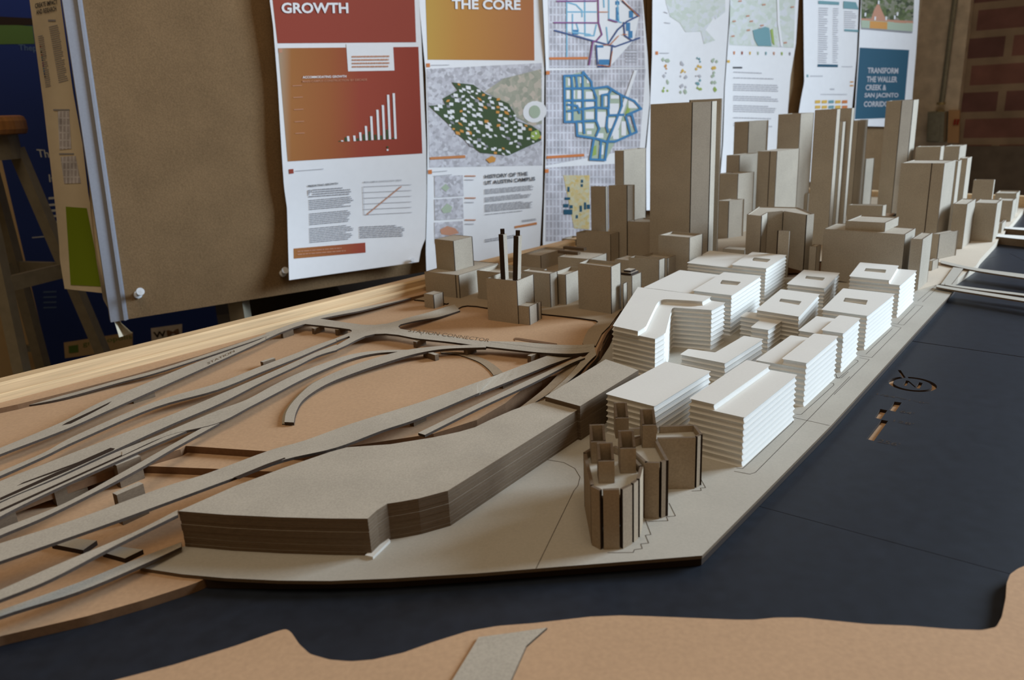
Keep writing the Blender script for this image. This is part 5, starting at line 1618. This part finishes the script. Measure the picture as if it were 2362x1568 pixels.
# ---- side sheet beyond the left edge of the board
def surf2(u, v, off=0.0):
    return surf(u, v, off - .07)
p = Poster('poster', 'narrow tan lit sheet with CREATE IMPACT AND RESEARCH heading, left of the board edge', [(40, -190), (68, 0), (100, 240), (128, 480), (136, 560), (138, 600), (149, 666)], [(120, -190), (139, 0), (168, 210), (190, 330), (204, 450), (226, 560), (238, 676)], (666, 676), .0, 8, .004, surf2, 'paperback')
LZ = lambda pts: zc(0, 0, 3.647, pts)
p.text('CREATE IMPACT', *LZ([(293, 30), (480, -8), (296, 70)]), 'ink', .02)
p.text('AND RESEARCH', *LZ([(303, 84), (470, 50), (307, 124)]), 'ink', .02)
p.rects('heading_print', [LZ([(404, 165)])[0] + LZ([(468, 180)])[0]], 'grey', 2)
p.para('text_block', *LZ([(410, 220), (490, 200), (495, 700)]), 28, 'grey', 2, .45, .3, 41)
p.para('text_block', *LZ([(318, 300), (365, 288), (385, 740)]), 26, 'grey', 2, .45, .3, 42)
for k, cn in enumerate(('red', 'sage', 'green', 'red', 'tealgrey', 'navy', 'purple', 'purple', 'blue', 'blue', 'navy', 'ink')):
    x, y = 340 + k * 3.4, 392 + k * 23
    p.rects('bullet', [LZ([(x - 5, y - 5)])[0] + LZ([(x + 5, y + 5)])[0]], cn, 3)
p.patch('faint_map', LZ([(485, 935), (580, 930), (600, 1250), (500, 1260)]), 'map', 2, 3, 6)
p.patch('faint_map', LZ([(508, 1320), (635, 1310), (680, 1540), (540, 1545)]), 'map', 2, 3, 6)
p.rects('heading_print', [LZ([(447, 918)])[0] + LZ([(585, 930)])[0], LZ([(497, 1288)])[0] + LZ([(622, 1300)])[0]], 'grey', 2)
p.patch('green_panel', [(151.5, 476.5), (200, 480), (236, 661), (163, 657)], 'olive', 2, 4, 8)
adopt(p.t)
p = Poster('poster', 'curling white sheet hanging at the bottom of the board edge', [(200, 300), (208, 480), (222, 600), (238, 690), (262, 735), (275, 778)], [(212, 300), (222, 480), (240, 600), (262, 700), (280, 745), (304, 766)], (778, 768), .012, 9, .012, surf2, 'paperback', 300)
adopt(p.t)

# ------------------------------------------------------------------ kiosk, cabinet and stool behind
KD = dirv(58)
K0 = ray(60, 520); K0 = CAM + K0 * (2.05 / K0.y); K0 = Vector((K0.x, K0.y, 0))
KN = Vector((KD.y, -KD.x, 0))
def ksurf(u, v, off=0.0):
    d = ray(u, v)
    return CAM + d * ((K0 + KN * off - CAM).dot(KN) / d.dot(KN))
def kbox(mb, s0, s1, z0, z1, dep, o=0.0):
    P = [K0 + KD * s + KN * oo + Vector((0, 0, z)) for z in (z0, z1) for s, oo in ((s0, o), (s1, o), (s1, o - dep), (s0, o - dep))]
    mb.add(P, [(0, 3, 2, 1), (4, 5, 6, 7), (0, 1, 5, 4), (1, 2, 6, 5), (2, 3, 7, 6), (3, 0, 4, 7)])
sk = meet(K0 + Vector((0, 0, -.03)), KD, 468)
t = thing('recycling_kiosk', 'navy recycling kiosk with pale lettering behind the stool', 'kiosk', K0 + KD * .2 + Vector((0, 0, FLOOR)))
mb = MB(); kbox(mb, -.02, sk, FLOOR, 1.2, .45); mb.build('body', M['kiosk'], t)
mb = MB(); kbox(mb, -.045, -.02, FLOOR, 1.2, .45); mb.build('edge_trim', M['beige'], t)
def kq(name, quad, mm, off=.001):
    b = MB(); b.add([ksurf(u, v, off) for u, v in quad], [(0, 1, 2, 3)]); return b.build(name, M[mm], t, fix=False)
kq('green_swoosh', [(-60, 52), (75, 60), (80, 101), (-60, 103)], 'kioskgreen')
kq('dark_swoosh', [(-60, 35), (75, 42), (78, 58), (-60, 58)], 'burnt')
for body, tl, tr, bl, mm in (('Thep', (42, 102), (84, 104), (44, 120), 'kioskdim'), ('Thi', (84, 344), (116, 346), (88, 362), 'kiosktext'), ('It', (112, 402), (126, 404), (114, 420), 'kiosktext')):
    text_mesh(body, tl, tr, bl, lambda u, v: ksurf(u, v, .0012), .01).build('lettering', M[mm], t, fix=False)
for k, (u, v, w) in enumerate(((112, 455, 24), (100, 471, 36), (112, 484, 24), (100, 497, 40), (130, 509, 8))):
    kq('small_print', [(u, v), (u + w, v - 2), (u + w, v + 3), (u, v + 5)], 'kiosktext')
kq('white_rule', [(74, 547), (140, 541), (140, 543.5), (74, 549)], 'kiosktext')
for k in range(4):
    kq('small_print', [(100, 672 + k * 12), (130, 671 + k * 12), (130, 674 + k * 12), (100, 675 + k * 12)], 'kioskdim')
kq('sticker', [(147, 790), (306, 765), (306, 805), (150, 826)], 'beige')
kq('sticker_green', [(158, 798), (180, 795), (181, 812), (159, 815)], 'kioskgreen', .002)
text_mesh('greenopolis', (190, 788), (303, 770), (192, 802), lambda u, v: ksurf(u, v, .002), .0).build('lettering', M['kioskgreen'], t, fix=False)
kq('sticker', [(348, 757), (420, 747), (420, 790), (350, 790)], 'concrete')
text_mesh('W', (353, 766), (382, 762), (355, 780), lambda u, v: ksurf(u, v, .002), .03).build('lettering', M['burnt'], t, fix=False)
text_mesh('M', (384, 762), (412, 758), (386, 776), lambda u, v: ksurf(u, v, .002), .03).build('lettering', M['mdfedge'], t, fix=False)
adopt(t)
t = thing('beige_cabinet', 'beige cabinet with a dark seam left of the navy kiosk', 'cabinet', K0 - KD * .3 + Vector((0, 0, FLOOR)))
mb = MB(); kbox(mb, -.7, -.075, FLOOR, 1.0, .4, -.02); mb.build('body', M['beige'], t)
mb = MB(); kbox(mb, -.068, -.05, FLOOR, 1.0, .4, -.01); mb.build('door_strip', M['beige'], t)
mb = MB(); kbox(mb, -.6, -.085, .22, .6, .02, .002); mb.build('upper_panel', M['concrete'], t)
b = MB(); b.bar(ksurf(46, 803, .03), ksurf(72, 803, .03), .016, .016); b.build('handle', M['steel'], t)
adopt(t)
# dark bundle in the gap under the board
t = thing('dark_bin', 'dark rounded object in the gap under the cork board', 'bin', surf(665, 690, -.25))
mb = MB(); q = surf(668, 690, -.25); mb.tube([Vector((q.x, q.y, FLOOR)), Vector((q.x, q.y, -.12)), Vector((q.x, q.y, -.06)), Vector((q.x, q.y, -.045))], [.11, .12, .09, .03], 20); mb.build('body', M['dark'], t)
adopt(t)
# stool
SY = 1.62
def sp(u, v, y=SY):
    d = ray(u, v); return CAM + d * (y / d.y)
s0 = sp(-60, 288, 1.62)
t = thing('drafting_stool', 'metal drafting stool with a round wooden seat at the left edge', 'stool', (s0.x, s0.y, FLOOR))
re = (sp(46, 288, 1.62) - s0).length
mb = MB(); mb.tube([s0 + Vector((0, 0, z)) for z in (-.022, -.02, -.012, .004, .012, .015)], [re * .93, re * .97, re, re, re * .97, re * .9], 40); mb.build('seat', M['seat'], t)
mb = MB(); mb.tube([s0 + Vector((0, 0, z)) for z in (-.07, -.022)], [re * .78, re * .78], 32); mb.build('seat_ring', M['stoolmetal'], t)
feet = []
az = [-25, 65, 155, 245]
top = [s0 + dirv(a + 90) * re * .68 + Vector((0, 0, -.05)) for a in az]
pl = []
for k, a in enumerate(az):
    f = Vector((s0.x, s0.y, FLOOR)) + dirv(a + 90) * re * 2.3
    pl.append((top[k], f))
def legpt(k, s):
    a, b = pl[k]
    return a + (b - a) * s
for k in range(4):
    mb = MB(); mb.bar(pl[k][0], pl[k][1], .026, .022); o = mb.build('leg', M['stoolmetal'], t)
for s in (.30, .62):
    for k in range(4):
        mb = MB(); mb.bar(legpt(k, s), legpt((k + 1) % 4, s), .012, .03); mb.build('brace', M['stoolmetal'], t)
adopt(t)

# ------------------------------------------------------------------ groups of repeats
GROUPS = {'card_tower': 'brown card blocks of the downtown', 'card_block': 'brown card blocks of the downtown', 'card_cube': 'brown card blocks of the downtown', 'card_fin': 'brown card blocks of the downtown',
          'white_block': 'white stacked floor blocks', 'strip_road': 'elevated strip roads at left', 'poster': 'posters pinned to the boards', 'push_pin': 'clear push pins in the cork',
          'water_sheet': 'black river sheets', 'land_layer': 'fibreboard land layers', 'crown_piece': 'crown pieces of the brown cluster', 'crowned_tower': 'wings of the crowned brown cluster',
          'thin_bridge': 'thin far bridges', 'cork_board': 'cork pin boards', 'layered_slab': 'layered grey slabs', 'lane_strip': 'lane strips at lower left', 'pine_rail': 'pine edge rails',
          'ground_road': 'ground level roads', 'contour_step': 'contour steps', 'roof_plate': 'loose roof plates', 'roof_strip': 'dark roof strips', 'plant_annex': 'annexes of the power plant', 'road_support': 'road supports at lower left'}
for o in list(S.objects):
    if o.parent is None and 'label' in o.keys() and 'kind' not in o.keys():
        k = o.name.split('.')[0]
        if k in GROUPS:
            o['group'] = GROUPS[k]
